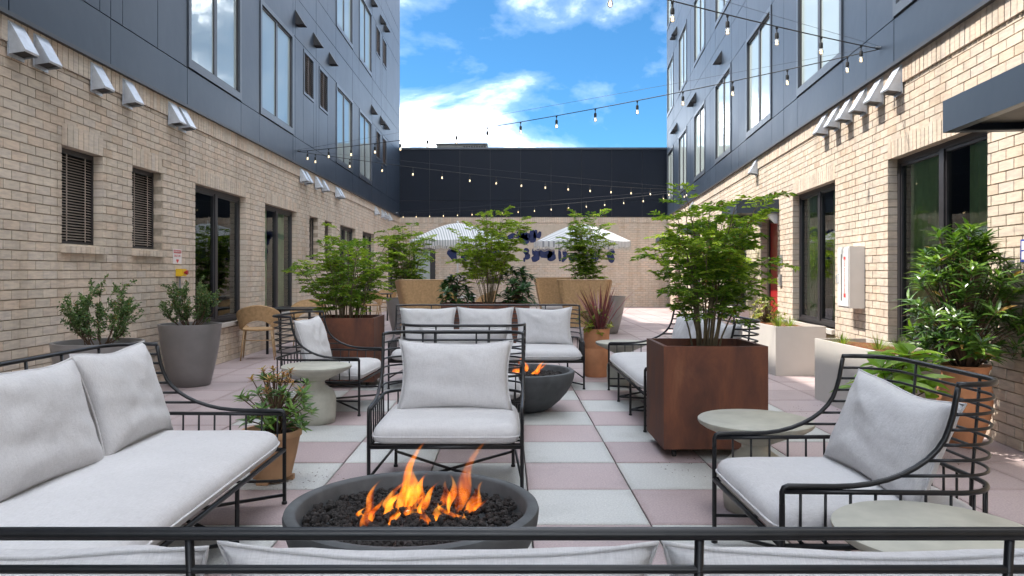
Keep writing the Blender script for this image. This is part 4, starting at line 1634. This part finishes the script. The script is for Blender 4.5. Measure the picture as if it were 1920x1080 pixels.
def nandina(name, label, base, H, spread, nst, seed, mats=('nandina', 'nandina_lit'), fr=(5, 8), fl=.34, leafL=.058, low=.35, lean=(0, 0), group='feathery bamboo-like plants', cane='cane', rb=.09):
    R_ = random.Random(seed)
    st, lv, lv2 = MB(), MB(), MB()
    for i in range(nst):
        a = R_.uniform(0, 2 * pi)
        q = math.sqrt(R_.random())
        b0 = Vector((rb * q * math.cos(a), rb * q * math.sin(a), -.03))
        h = H * R_.uniform(.55, 1.0) * (1 - .18 * q)
        out = spread * q * .62
        tip = Vector((out * math.cos(a) + lean[0], out * math.sin(a) + lean[1], h))
        pts = []
        for k in range(7):
            v = k / 6
            pts.append(b0.lerp(tip, v) + Vector((0, 0, .06 * h * math.sin(pi * v))) + Vector((math.cos(a), math.sin(a), 0)) * (out * .25 * (v * v - v)) + rv(R_, .006))
        st.tube(pts, .006, 5, radii=[.0075 * (1 - .65 * k / 6) for k in range(7)])
        nf = R_.randint(*fr)
        for j in range(nf):
            v = low + (1 - low) * (j + R_.random()) / nf
            k = min(5, int(v * 6))
            p = pts[k].lerp(pts[k + 1], v * 6 - k)
            fa = a + R_.gauss(0, 1.3) if j < nf - 1 else a
            el = R_.uniform(.1, 1.05)
            d = Vector((math.cos(fa) * math.cos(el), math.sin(fa) * math.cos(el), math.sin(el)))
            L = fl * R_.uniform(.6, 1.15)
            rp = []
            for m_ in range(6):
                w = m_ / 5
                rp.append(p + d * L * w + Vector((0, 0, -.30 * L * w * w)))
            st.tube(rp, .002, 4, radii=[.0026 * (1 - .7 * m_ / 5) for m_ in range(6)], cap=False)
            tgt = lv2 if R_.random() < .45 and v > .6 else lv  # some upper fronds take the leaf colour brightened as if sunlit
            for m_ in range(1, 6):
                w = m_ / 5
                pp = rp[m_]
                dd = (rp[m_] - rp[m_ - 1]).normalized()
                sd = dd.cross(Vector((0, 0, 1)))
                if sd.length < .01:
                    sd = Vector((1, 0, 0))
                sd.normalize()
                for sg in (-1, 1):
                    sl = L * .42 * (1 - .55 * w) * R_.uniform(.8, 1.2)
                    bd = (dd * .6 + sd * sg * .9 + Vector((0, 0, R_.uniform(-.1, .25)))).normalized()
                    nl = 3 if sl > .07 else 2
                    for x in range(nl):
                        f = (x + 1) / nl
                        c = pp + bd * sl * f + Vector((0, 0, -.12 * sl * f * f))
                        for s2 in ((-1, 1) if x < nl - 1 else (-1, 0, 1)):
                            ld = (bd + bd.cross(Vector((0, 0, 1))) * s2 * .9 + rv(R_, .18)).normalized()
                            leaf2(tgt, c, ld, Vector((R_.gauss(0, .35), R_.gauss(0, .35), 1)), leafL * R_.uniform(.7, 1.25), leafL * .34, .25, R_.uniform(.0, .35))
            leaf2(tgt, rp[-1], rp[-1] - rp[-2], Vector((0, 0, 1)), leafL, leafL * .3)
    return finish_plant(name, label, 'plant', base, st, [('foliage', lv, M[mats[0]]), ('sun_toned_foliage', lv2, M[mats[1]])], M[cane], group)


def shrub(name, label, base, H, W, nst, seed, leafL=.024, m='box', dens=26, group=None, upright=.6):
    R_ = random.Random(seed)
    st, lv = MB(), MB()
    for i in range(nst):
        a = R_.uniform(0, 2 * pi)
        q = math.sqrt(R_.random())
        h = H * R_.uniform(.55, 1.0) * (1 - .3 * q * q)
        tip = Vector((W / 2 * q * math.cos(a), W / 2 * q * math.sin(a), h))
        b0 = Vector((.035 * math.cos(a), .035 * math.sin(a), -.02))
        pts = []
        for k in range(7):
            v = k / 6
            p = b0.lerp(tip, v) + Vector((math.cos(a), math.sin(a), 0)) * (.10 * W * math.sin(pi * v)) + rv(R_, .008)
            pts.append(p)
        st.tube(pts, .004, 5, radii=[.0055 * (1 - .75 * k / 6) for k in range(7)])
        for j in range(6):
            v = R_.uniform(.25, 1)
            k = min(5, int(v * 6))
            p = pts[k].lerp(pts[k + 1], v * 6 - k)
            d = (Vector((math.cos(a + R_.gauss(0, 1.2)), math.sin(a + R_.gauss(0, 1.2)), R_.uniform(.2, 1.6)))).normalized()
            L = R_.uniform(.06, .16) * H / .6
            tw = [p, p + d * L * .5 + rv(R_, .006), p + d * L + Vector((0, 0, .02))]
            st.tube(tw, .0016, 4, radii=[.002, .0015, .0008], cap=False)
            for x in range(dens):
                f = R_.uniform(.05, 1)
                c = tw[0].lerp(tw[2], f) + rv(R_, .006)
                leaf2(lv, c, (d * .5 + rv(R_, .7)), rv(R_, .5) + Vector((0, 0, 1)), leafL * R_.uniform(.6, 1.2), leafL * .55, .2, R_.uniform(0, .2))
    return finish_plant(name, label, 'plant', base, st, [('foliage', lv, M[m])], M['bark'], group)


def whorls(name, label, base, H, W, ncl, seed, L=.13, Wd=.036, m='laurel', tops=None, per=(8, 12), droop=.35, z0=.12, group=None, stem='bark', up=.35):
    """evergreen with rosettes of long leaves at the shoot tips"""
    R_ = random.Random(seed)
    st, lv, lt = MB(), MB(), MB()
    for i in range(ncl):
        a = R_.uniform(0, 2 * pi)
        zz = z0 + (1 - z0) * (i + .5) / ncl
        prof = math.sin(pi * min(1, zz * .80 + .17)) ** .7
        q = math.sqrt(R_.uniform(.12, 1)) * prof
        tip = Vector((W / 2 * q * math.cos(a), W / 2 * q * math.sin(a), H * zz + .05 * H * R_.gauss(0, 1)))
        b0 = Vector((.03 * math.cos(a), .03 * math.sin(a), -.02))
        mid = b0.lerp(tip, .5) + Vector((0, 0, .04 * H)) - Vector((math.cos(a), math.sin(a), 0)) * .04
        st.tube([b0, mid, tip], .005, 5, radii=[.008, .005, .003])
        ax = (tip - mid).normalized() * .6 + Vector((0, 0, .6))
        ax.normalize()
        nl = R_.randint(*per)
        e1 = ax.orthogonal().normalized()
        e2 = ax.cross(e1)
        new = tops is not None and zz > .62 and R_.random() < .62
        for k in range(nl):
            an = 2.4 * k + R_.uniform(-.3, .3)
            tilt = up + .75 * (k / nl) * R_.uniform(.6, 1.3) if not new else R_.uniform(.9, 1.4)
            d = (e1 * math.cos(an) + e2 * math.sin(an)) * math.cos(up + .2 * (1 - k / nl)) + ax * math.sin(up + .7 * (k / nl))
            p = tip - ax * (.05 * (1 - k / nl)) * (L / .13)
            ll = L * R_.uniform(.7, 1.15) * (.6 if new else 1)
            leaf_long(lt if new else lv, p, d, ax, ll, Wd * R_.uniform(.8, 1.15) * (.7 if new else 1), droop * R_.uniform(.5, 1.3), .18)
    lst = [('foliage', lv, M[m])]
    if tops:
        lst.append(('young_shoots', lt, M[tops]))
    return finish_plant(name, label, 'plant', base, st, lst, M[stem], group)


def grass_tuft(name, label, base, H, W, n, seed, m='grass', wd=.006, group=None):
    R_ = random.Random(seed)
    lv = MB()
    for i in range(n):
        a = R_.uniform(0, 2 * pi)
        q = R_.random()
        p = Vector((W * .18 * q * math.cos(a), W * .18 * q * math.sin(a), -.01))
        d = Vector((math.cos(a) * q * W / H, math.sin(a) * q * W / H, 1.1))
        leaf_long(lv, p, d, Vector((-math.cos(a), -math.sin(a), .2)) * -1, H * R_.uniform(.6, 1.1), wd, -.35 * q, .1, 4)
    return finish_plant(name, label, 'plant', base, MB(), [('blades', lv, M[m])], M['bark'], group)


nandina('nandina', 'feathery green shrub growing from the right rust planter', (1.43, 5.36, .72), 1.34, .72, 22, 21, fr=(8, 11), fl=.22, lean=(.0, 0), low=.26, rb=.09, leafL=.048)
nandina('nandina', 'feathery green shrub growing from the left rust planter', (-1.86, 8.5, .72), 1.10, .85, 26, 22, fr=(8, 11), fl=.22, low=.18, rb=.2, leafL=.046)
nandina('nandina', 'airy yellow-green shrub in the wide planter behind the facing sofa', (-.3, 12.35, .72), 1.78, 1.0, 26, 23, fr=(8, 11), fl=.27, low=.35, leafL=.055, mats=('nandina_lit', 'nandina_lit'))
nandina('nandina', 'upright feathery plant before the right umbrella', (1.75, 15.6, .7), 2.2, .7, 19, 24, fr=(9, 12), fl=.30, low=.15, leafL=.06, cane='palecane')
nandina('nandina', 'upright feathery plant left of the left umbrella', (-2.05, 15.4, .68), 1.85, .75, 19, 25, fr=(9, 12), fl=.30, low=.12, leafL=.06)
nandina('nandina', 'leaning feathery spray reaching up before the sunlit wall canopies', (4.05, 13.9, .58), 1.65, 1.5, 14, 26, fr=(6, 8), fl=.46, low=.45, leafL=.06, mats=('nandina_lit', 'nandina_lit'), lean=(-.35, -.2))
shrub('boxwood_shrub', 'small twiggy green shrub in the grey pot behind the long sofa', (-3.35, 6.06, .66), .60, .56, 20, 31, dens=34, leafL=.03)
shrub('boxwood_shrub', 'small twiggy green shrub in the grey pot by the wall window', (-3.60, 8.4, .645), .56, .58, 22, 32, dens=36, leafL=.03)
whorls('laurel_shrub', 'dense glossy long-leaved shrub in the terracotta urn by the sunlit wall', (3.36, 5.42, .57), 1.0, .86, 170, 41, .135, .026, 'laurel', None, (9, 13), .3)
whorls('pieris_shrub', 'low green shrub with bronze young shoots in the small terracotta pot', (-1.43, 4.55, .285), .40, .52, 60, 42, .075, .02, 'pieris', 'pieris_red', (8, 12), .25)
whorls('dark_leafy_plant', 'dark broad-leaved plant at the left end of the wide centre planter', (-.85, 12.3, .72), .50, .6, 34, 43, .15, .06, 'fern', None, (6, 9), .45, .1, 'dark leafy plants')
whorls('dark_leafy_plant', 'dark broad-leaved plant at the right end of the wide centre planter', (.18, 12.3, .72), .62, .7, 44, 44, .15, .06, 'fern', None, (6, 9), .45, .1, 'dark leafy plants')
whorls('hosta', 'bright green hosta behind the rails of the foreground chair', (2.78, 5.3, .26), .44, .62, 20, 45, .22, .11, 'hosta', None, (3, 4), .35, .35)
whorls('coleus', 'yellow-green bushy plant at the foot of the burgundy blades', (1.07, 9.08, .55), .30, .5, 36, 46, .06, .03, 'chart', None, (6, 9), .4, 0)
grass_tuft('cordyline', 'burgundy spiky blades in the terracotta cylinder', (1.15, 9.10, .55), .60, .40, 60, 47, 'cordy', .026)
for i, (x, y, h, lb) in enumerate(((3.27, 7.2, .15, 'grass tuft at the far end of the nearest wall planter'), (3.4, 6.75, .16, 'grass tuft in the middle of the nearest wall planter'), (3.35, 6.3, .17, 'grass tuft at the near end of the nearest wall planter'),
                                   (3.5, 9.5, .22, 'grass tuft at the near end of the middle wall planter'), (3.72, 9.7, .16, 'low grass tuft near the wall in the middle planter'))):
    grass_tuft('grass_tuft', lb, (x, y, .58), h, .26, 90, 60 + i, 'grass', .005, 'grass tufts in wall planters')
whorls('low_shrub', 'low yellow-green shrub at the far end of the middle wall planter', (3.68, 10.4, .58), .34, .55, 44, 51, .06, .026, 'chart', None, (6, 9), .3, .05)
whorls('low_shrub', 'low pale shrub in the farthest wall planter', (3.95, 13.5, .58), .22, .45, 26, 52, .06, .026, 'pieris', None, (6, 9), .3, .05)


# ------------------------------------------------------------------ dining chairs, tables, wicker wing chairs, umbrellas
def shell_chair():
    t = thing('dining_chair', 'x', 'chair', (0, 0, 0), 0, 'tan shell dining chairs')
    b = MB()
    # wrap-round shell: plan arc, height falling from the back to the seat front; local front is -y
    nu, nv = 30, 8

    def fn(u, v, off):
        a = -pi * .82 + 2 * pi * .82 * u          # 0 is straight back
        k = abs(a) / (pi * .82)
        top = .80 - .34 * k ** 1.6
        lo = .45 + .13 * max(0.0, 1 - (k / .42) ** 2)
        z = lo + (top - lo) * v
        r = (.235 + .045 * v) + off
        return (r * math.sin(a) * 1.05, r * math.cos(a) * .98 + .02 * v, z)
    b.grid(lambda u, v: fn(u, v, 0), nu, nv)
    b.grid(lambda u, v: fn(1 - u, v, .018), nu, nv)
    rim = [fn(i / nu, 1, .009) for i in range(nu + 1)]
    b.tube(rim, .012, 6)
    part('shell', b, M['wicker'], t, smooth=True, angle=60)
    b = MB()
    b.lathe([(.2, .425), (.24, .43), (.25, .445), (.24, .458), (.0, .462)], 30)
    part('seat', b, M['wicker'], t, smooth=True, angle=50)
    for sx in (-1, 1):
        for sy in (-1, 1):
            b = MB()
            b.tube([(sx * .235, sy * .225, 0), (sx * .19, sy * .18, .43)], .012, 8, radii=[.0095, .0145])
            part('leg', b, M['tanwood'], t, smooth=True)
        b = MB()
        b.tube([(sx * .21, -.2, .27), (sx * .21, .2, .27)], .008, 6)
        part('stretcher', b, M['tanwood'], t, smooth=True)
    b = MB()
    b.tube([(-.21, .2, .29), (.21, .2, .29)], .008, 6)
    part('stretcher', b, M['tanwood'], t, smooth=True)
    return t


ch = shell_chair()
spots = [((-3.68, 10.95), rad(195), 'tan shell dining chair with its back to us nearest the left wall window'), ((-3.42, 12.75), rad(10), 'tan shell dining chair on the far side of the black cafe table'),
         ((-3.5, 19.1), rad(180), 'tan shell dining chair on our side of the distant cafe table'), ((-3.4, 20.75), rad(0), 'tan shell dining chair behind the distant cafe table'),
         ((-.55, 19.3), rad(-60), 'tan shell dining chair under the left umbrella')]
for i, (p, a, lb) in enumerate(spots):
    o = ch if i == 0 else copy_tree(ch)
    o.location = (p[0], p[1], 0)
    o.rotation_euler = (0, 0, a)
    o['label'] = lb


def cafe_table(loc, label, w, m, zt=.72, rz=0):
    t = thing('cafe_table', label, 'table', (loc[0], loc[1], 0), rz)
    b = MB()
    b.box(-w / 2, w / 2, -w / 2, w / 2, zt - .025, zt)
    part('table_top', b, m, t)
    for sx in (-1, 1):
        for sy in (-1, 1):
            b = MB()
            x, y = sx * (w / 2 - .06), sy * (w / 2 - .06)
            b.box(x - .017, x + .017, y - .017, y + .017, 0, zt - .025)
            part('leg', b, M['black'], t)
    return t


cafe_table((-3.42, 11.9), 'square black cafe table by the left wall', .78, M['black'], .71)
cafe_table((-3.45, 19.9), 'small square black cafe table far along the left wall', .68, M['black'], .72)
cafe_table((-1.2, 17.2), 'white-topped table under the left umbrella', .95, M['table_white'], .73)
cafe_table((1.9, 18.4), 'white-topped table under the right umbrella', .9, M['table_white'], .73)


def wing_chair():
    t = thing('wing_chair', 'x', 'chair', (0, 0, 0), 0, 'high-backed wicker chairs')
    b = MB()
    nu, nv = 34, 12

    def fn(u, v, off):
        # plan: U with flat back and two wings, wider at the top; local front -y
        hw = .31 + .18 * v + off
        dp = .30 + .07 * v
        s = (u * 2 - 1)
        L = hw + dp
        q = s * L
        if abs(q) < hw - .1:
            x, y = q, .30
        elif abs(q) < hw + .06:
            f = (abs(q) - hw + .1) / .16
            an = f * pi / 2
            x, y = math.copysign(hw - .1 + .1 * math.sin(an), q), .30 - .1 * (1 - math.cos(an))
        else:
            x, y = math.copysign(hw, q), .20 - (abs(q) - hw - .06)
        top = 1.14 - .03 * abs(s) ** 6
        cut = 1.0
        z = .26 + (top - .26) * v
        return (x, y + off * .8 + .05 * v, z)
    b.grid(lambda u, v: fn(u, v, 0), nu, nv)
    b.grid(lambda u, v: fn(1 - u, v, .02), nu, nv)
    part('shell', b, M['wicker'], t, smooth=True, angle=60)
    b = MB()
    b.tube([fn(0, i / 8, .01) for i in range(8)] + [fn(i / 30, 1, .01) for i in range(31)] + [fn(1, 1 - i / 8, .01) for i in range(1, 9)], .013, 8)
    part('rim', b, M['tanwood'], t, smooth=True)
    b = MB()
    b.box(-.36, .36, -.3, .3, .26, .31)
    part('seat', b, M['wicker'], t)
    b = MB()
    seat_pad(b, -.33, .33, -.29, .22, .31, .42, .02)
    part('seat_cushion', b, M['linen'], t, smooth=True)
    for sx in (-1, 1):
        for y in (-.26, .26):
            b = MB()
            b.tube([(sx * .36, y * 1.1, 0), (sx * .32, y, .27)], .014, 8)
            part('leg', b, M['tanwood'], t, smooth=True)
    return t


wc = wing_chair()
for i, (p, a, lb) in enumerate((((-1.62, 14.1), rad(200), 'high-backed tan wicker chair left of the centre planter, back to us'), ((1.5, 14.1), rad(168), 'high-backed tan wicker chair right of the centre planter, back to us'),
                                ((1.25, 19.6), rad(5), 'tan wicker high-backed chair facing us near the rear wall'))):
    o = wc if i == 0 else copy_tree(wc)
    o.location = (p[0], p[1], 0)
    o.rotation_euler = (0, 0, a)
    o['label'] = lb


def umbrella(loc, label, R=1.15, zt=2.46, zb=2.02, rz=0, tilt=(0, 0)):
    t = thing('patio_umbrella', label, 'umbrella', (loc[0], loc[1], 0), rz, 'striped fringed umbrellas')
    b = MB()
    b.tube([(0, 0, 0.05), (0, 0, zt - .04)], .022, 12)
    part('pole', b, M['white'], t, smooth=True)
    b = MB()
    b.lathe([(.24, 0), (.25, .02), (.24, .06), (.05, .075), (.04, .2), (.0, .2)], 30)
    part('base', b, M['conc_dark'], t, smooth=True, angle=40)
    n = 8
    H = zt - zb

    def cp(a, r):
        # scalloped dome: ribs high, cloth sagging between them
        k = (a / (2 * pi) * n) % 1
        sc = abs(math.sin(pi * k))
        rr = r * R * (1 - .045 * sc * r)
        z = zt - H * (1 - math.cos(min(1, r) * pi / 2 * .98)) ** .82 - .02 * sc * r
        return (rr * math.cos(a), rr * math.sin(a), z)
    b = MB()
    b.grid(lambda u, v: cp(2 * pi * u, .02 + .98 * v), 96, 14)
    part('canopy', b, M['canvas'], t, smooth=True)
    b = MB()

    def vl(u, v):
        p = Vector(cp(2 * pi * u, 1))
        drop = .11 + .035 * abs(math.sin(pi * u * n * 3))
        return (p.x * (1 + .004), p.y * (1 + .004), p.z - drop * v)
    b.grid(vl, 192, 2)
    part('valance', b, M['canvas'], t, smooth=True)
    b = MB()
    for k in range(220):
        u = k / 220
        p = Vector(vl(u, 1))
        b.tube([p, p + Vector((0, 0, -.055))], .006, 4, cap=False, radii=[.004, .008])
    part('fringe', b, M['fringe'], t, kind='stuff')
    for k in range(n):
        b = MB()
        a = 2 * pi * k / n
        b.tube([Vector(cp(a, q)) + Vector((0, 0, -.012)) for q in (.04, .3, .6, .98)], .008, 6)
        part('rib', b, M['white'], t, smooth=True)
    b = MB()
    b.lathe([(.012, zt - .01), (.03, zt + .01), (.02, zt + .04), (.0, zt + .06)], 12)
    part('finial', b, M['white'], t, smooth=True)
    return t


umbrella((-1.17, 17.6), 'striped white and blue-grey umbrella at left, partly hidden by the centre shrub', rz=.2)
umbrella((1.82, 18.0), 'striped white umbrella with fringe at right before the rear wall', rz=.45, R=1.2)


# ------------------------------------------------------------------ string lights
def string_light(p, q, n, label, sag=.13):
    p, q = Vector(p), Vector(q)
    t = thing('string_light', label, 'string lights', tuple(p), 0, 'festoon strings across the courtyard')
    m = 40

    def at(v):
        return (q - p) * v + Vector((0, 0, -sag * 4 * v * (1 - v)))
    b = MB()
    b.tube([at(i / m) for i in range(m + 1)], .0055, 5)
    part('cable', b, M['wire'], t, smooth=True)
    b = MB()
    b.tube([Vector((0, 0, .03)) + (q - p) * (i / 8) + Vector((0, 0, -.1 * sag * 4 * (i / 8) * (1 - i / 8))) for i in range(9)], .0018, 4)
    part('guy_wire', b, M['steelwire'], t)
    for e in (Vector((0, 0, .015)), q - p + Vector((0, 0, .015))):
        b = MB()
        b.tube([e + Vector((-.04, 0, 0)), e + Vector((.04, 0, 0))], .012, 8)
        part('anchor', b, M['galv'], t)
    for i in range(n):
        v = (i + .5) / n
        c = at(v)
        b = MB()
        b.lathe([(.004, 0), (.012, -.004), (.012, -.02), (.005, -.026), (.005, -.055), (.015, -.06), (.018, -.075), (.018, -.108), (.014, -.112), (.0, -.113)], 12, tuple(c))
        so = part('socket', b, M['wire'], t, smooth=True, angle=40)
        b = MB()
        b.lathe([(.011, -.110), (.014, -.120), (.020, -.136), (.022, -.150), (.018, -.166), (.008, -.177), (.0, -.179)], 14, tuple(c))
        part('bulb', b, M['bulb'], so, smooth=True)
        b = MB()
        b.tube([c + Vector((-.006, 0, -.125)), c + Vector((-.008, 0, -.165)), c + Vector((.008, 0, -.165)), c + Vector((.006, 0, -.125))], .0035, 5)
        part('filament', b, M['filament'], so, smooth=True)
    return t


AR1 = (FRt.P(7.66 * KR, .05, 3.60))
AL1 = (-3.96, 13.97, 3.57)
AL0 = (-3.96, 2.6, 3.62)
AR2 = (FRt.P(20.4 * KR, .05, 3.56))
AL2 = (-3.96, 26.6, 3.42)
string_light(AR1, AL0, 14, 'string of clear bulbs crossing the top right corner of the sky', .12)
string_light(AR1, AL1, 16, 'string of clear bulbs crossing the sky down to the left wing', .14)
string_light(AL1, AR2, 16, 'upper string of clear bulbs before the dark rear parapet', .14)
string_light(AR2, AL2, 18, 'lower string of clear bulbs along the foot of the dark rear parapet', .12)

# ------------------------------------------------------------------ things on the walls
# extinguisher cabinet on the sunlit wall
s0, s1 = 8.195 * KR, 8.566 * KR
cab = thing('extinguisher_cabinet', 'white fire extinguisher cabinet on the sunlit brick wall', 'cabinet', FRt.P((s0 + s1) / 2, 0, .88))
b = MB()
FRt.box(b, s0, s1, .003, .165, .88, 1.573)
part('case', b, M['cab_side'], cab, world=True)
b = MB()
FRt.box(b, s0 + .012, s1 - .012, .1652, .176, .9, 1.553)
dr = part('door', b, M['white'], cab, world=True)
b = MB()
FRt.box(b, s0 + .215, s0 + .24, .176, .1785, .96, 1.49)
part('window_strip', b, M['hood'], dr, world=True)
b = MB()
FRt.box(b, s0 + .085, s0 + .155, .176, .1775, 1.0, 1.46)
part('label_panel', b, M['signpink'], dr, world=True)
b = MB()
FRt.box(b, s0 + .088, s0 + .152, .1775, .1785, 1.0, 1.045)
FRt.box(b, s0 + .088, s0 + .152, .1775, .1785, 1.425, 1.46)
part('label_band', b, M['signred'], dr, world=True)
b = MB()
b.tube([FRt.P(s1 - .06, .176, 1.16), FRt.P(s1 - .06, .2, 1.165), FRt.P(s1 - .06, .2, 1.255), FRt.P(s1 - .06, .176, 1.26)], .006, 6)
part('handle', b, M['galv'], dr, world=True)


def text(body, size, m, parent, mat4):
    cu = bpy.data.curves.new('lettering', 'FONT')
    cu.body = body
    cu.size = size
    cu.align_x = 'CENTER'
    cu.align_y = 'CENTER'
    cu.extrude = .0006
    o = bpy.data.objects.new('lettering', cu)
    COL.objects.link(o)
    dg = bpy.context.evaluated_depsgraph_get()
    me = bpy.data.meshes.new_from_object(o.evaluated_get(dg))
    bpy.data.objects.remove(o)
    me.transform(mat4)
    me.transform(Matrix.Translation(-rootof(parent).location))
    me.materials.clear()
    me.materials.append(m)
    return link('lettering', me, None, parent)


def wall_matrix(fr, s, d, z, roll=0, right=1):
    """text facing out of the wall; right = direction of reading along u"""
    n = fr.n
    r = fr.u * right
    up = Vector((0, 0, 1))
    m = Matrix((r, up, n)).transposed().to_4x4()
    m.translation = Vector(fr.P(s, d, z))
    return m @ Matrix.Rotation(roll, 4, 'Z')


text('FIRE EXTINGUISHER', .042, M['signred'], dr, wall_matrix(FRt, s0 + .12, .1782, 1.235, -pi / 2, -1))

sg = thing('emergency_sign', 'small white and red emergency shut off sign on the left brick wall', 'sign', FL.P(9.0, 0, 1.39))
b = MB()
FL.box(b, 8.885, 9.115, .002, .006, 1.385, 1.565)
part('plate', b, M['signpink'], sg, world=True)
b = MB()
FL.box(b, 8.90, 9.10, .006, .0075, 1.515, 1.555)
part('red_band', b, M['signred'], sg, world=True)
b = MB()
P = FL.P
b.add([P(8.965, .007, 1.44), P(9.035, .007, 1.44), P(9.035, .007, 1.425), P(9.0, .007, 1.395), P(8.965, .007, 1.425)], [(0, 1, 2, 3, 4)])
part('arrow', b, M['signred'], sg, world=True)
text('EMERGENCY', .033, M['signpink'], sg, wall_matrix(FL, 9.0, .0082, 1.535, 0, 1))
text('SHUT OFF', .038, M['signred'], sg, wall_matrix(FL, 9.0, .0068, 1.482, 0, 1))

eb = thing('emergency_button', 'yellow emergency stop box with red button below the small sign', 'button', FL.P(9.02, 0, .4))
b = MB()
FL.box(b, 8.96, 9.07, .003, .085, 1.235, 1.325)
part('housing', b, M['yellow'], eb, world=True)
b = MB()
b.tube([FL.P(9.015, .085, 1.28), FL.P(9.015, .105, 1.28), FL.P(9.015, .106, 1.28), FL.P(9.015, .125, 1.28)], .014, 14, radii=[.014, .014, .026, .026])
part('push_button', b, M['red'], eb, world=True)
b = MB()
b.tube([FL.P(9.015, .03, 1.235), FL.P(9.015, .03, .02)], .012, 10)
part('conduit', b, M['conduit'], eb, world=True)

ps = thing('wall_plaque', 'blue-edged white sign cut off at the right edge of the wall', 'sign', FRt.P(5.18 * KR, 0, 1.36))
b = MB()
FRt.box(b, 5.05 * KR, 5.262 * KR, .002, .008, 1.355, 1.515)
part('plate', b, M['blue'], ps, world=True)
b = MB()
FRt.box(b, 5.07 * KR, 5.247 * KR, .008, .0095, 1.44, 1.503)
FRt.box(b, 5.07 * KR, 5.247 * KR, .008, .0095, 1.372, 1.43)
part('face', b, M['signpink'], ps, world=True)
dp = thing('door_plaque', 'small grey plaque on the brick beside the red door', 'sign', FRt.P(11.7 * KR, 0, 1.35))
b = MB()
FRt.box(b, 11.6 * KR, 11.76 * KR, .002, .012, 1.36, 1.56)
part('plate', b, M['conduit'], dp, world=True)
dp = thing('lower_plaque', 'second small grey blank plaque under the first beside the red door', 'card reader', FRt.P(11.7 * KR, 0, 1.05))  # a second blank sign plate below the plaque
b = MB()
FRt.box(b, 11.62 * KR, 11.74 * KR, .002, .03, 1.07, 1.25)
FRt.box(b, 11.64 * KR, 11.72 * KR, .03, .034, 1.12, 1.2)
part('case', b, M['conduit'], dp, world=True)

# crumbs of soil and fallen leaves round the small terracotta pot and the planters
R_ = random.Random(9)
b = MB()
for cx, cy, rr, n in ((-1.25, 4.55, .28, 70), (1.3, 4.9, .35, 40), (-1.8, 8.0, .5, 30), (3.0, 5.2, .35, 50), (3.0, 6.8, .4, 40)):
    for i in range(n):
        a = R_.uniform(0, 2 * pi)
        q = rr * math.sqrt(R_.random())
        p = Vector((cx + q * math.cos(a), cy + q * math.sin(a), .003))
        d = Vector((math.cos(a * 7), math.sin(a * 7), .05))
        leaf2(b, p, d, Vector((R_.gauss(0, .3), R_.gauss(0, .3), 1)), R_.uniform(.006, .022), R_.uniform(.004, .009), .3)
o = link('leaf_litter', b.mesh('leaf_litter'), M['bark'])
tag(o, 'scattered crumbs of soil and dry leaves on the pavers', 'litter', kind='stuff')
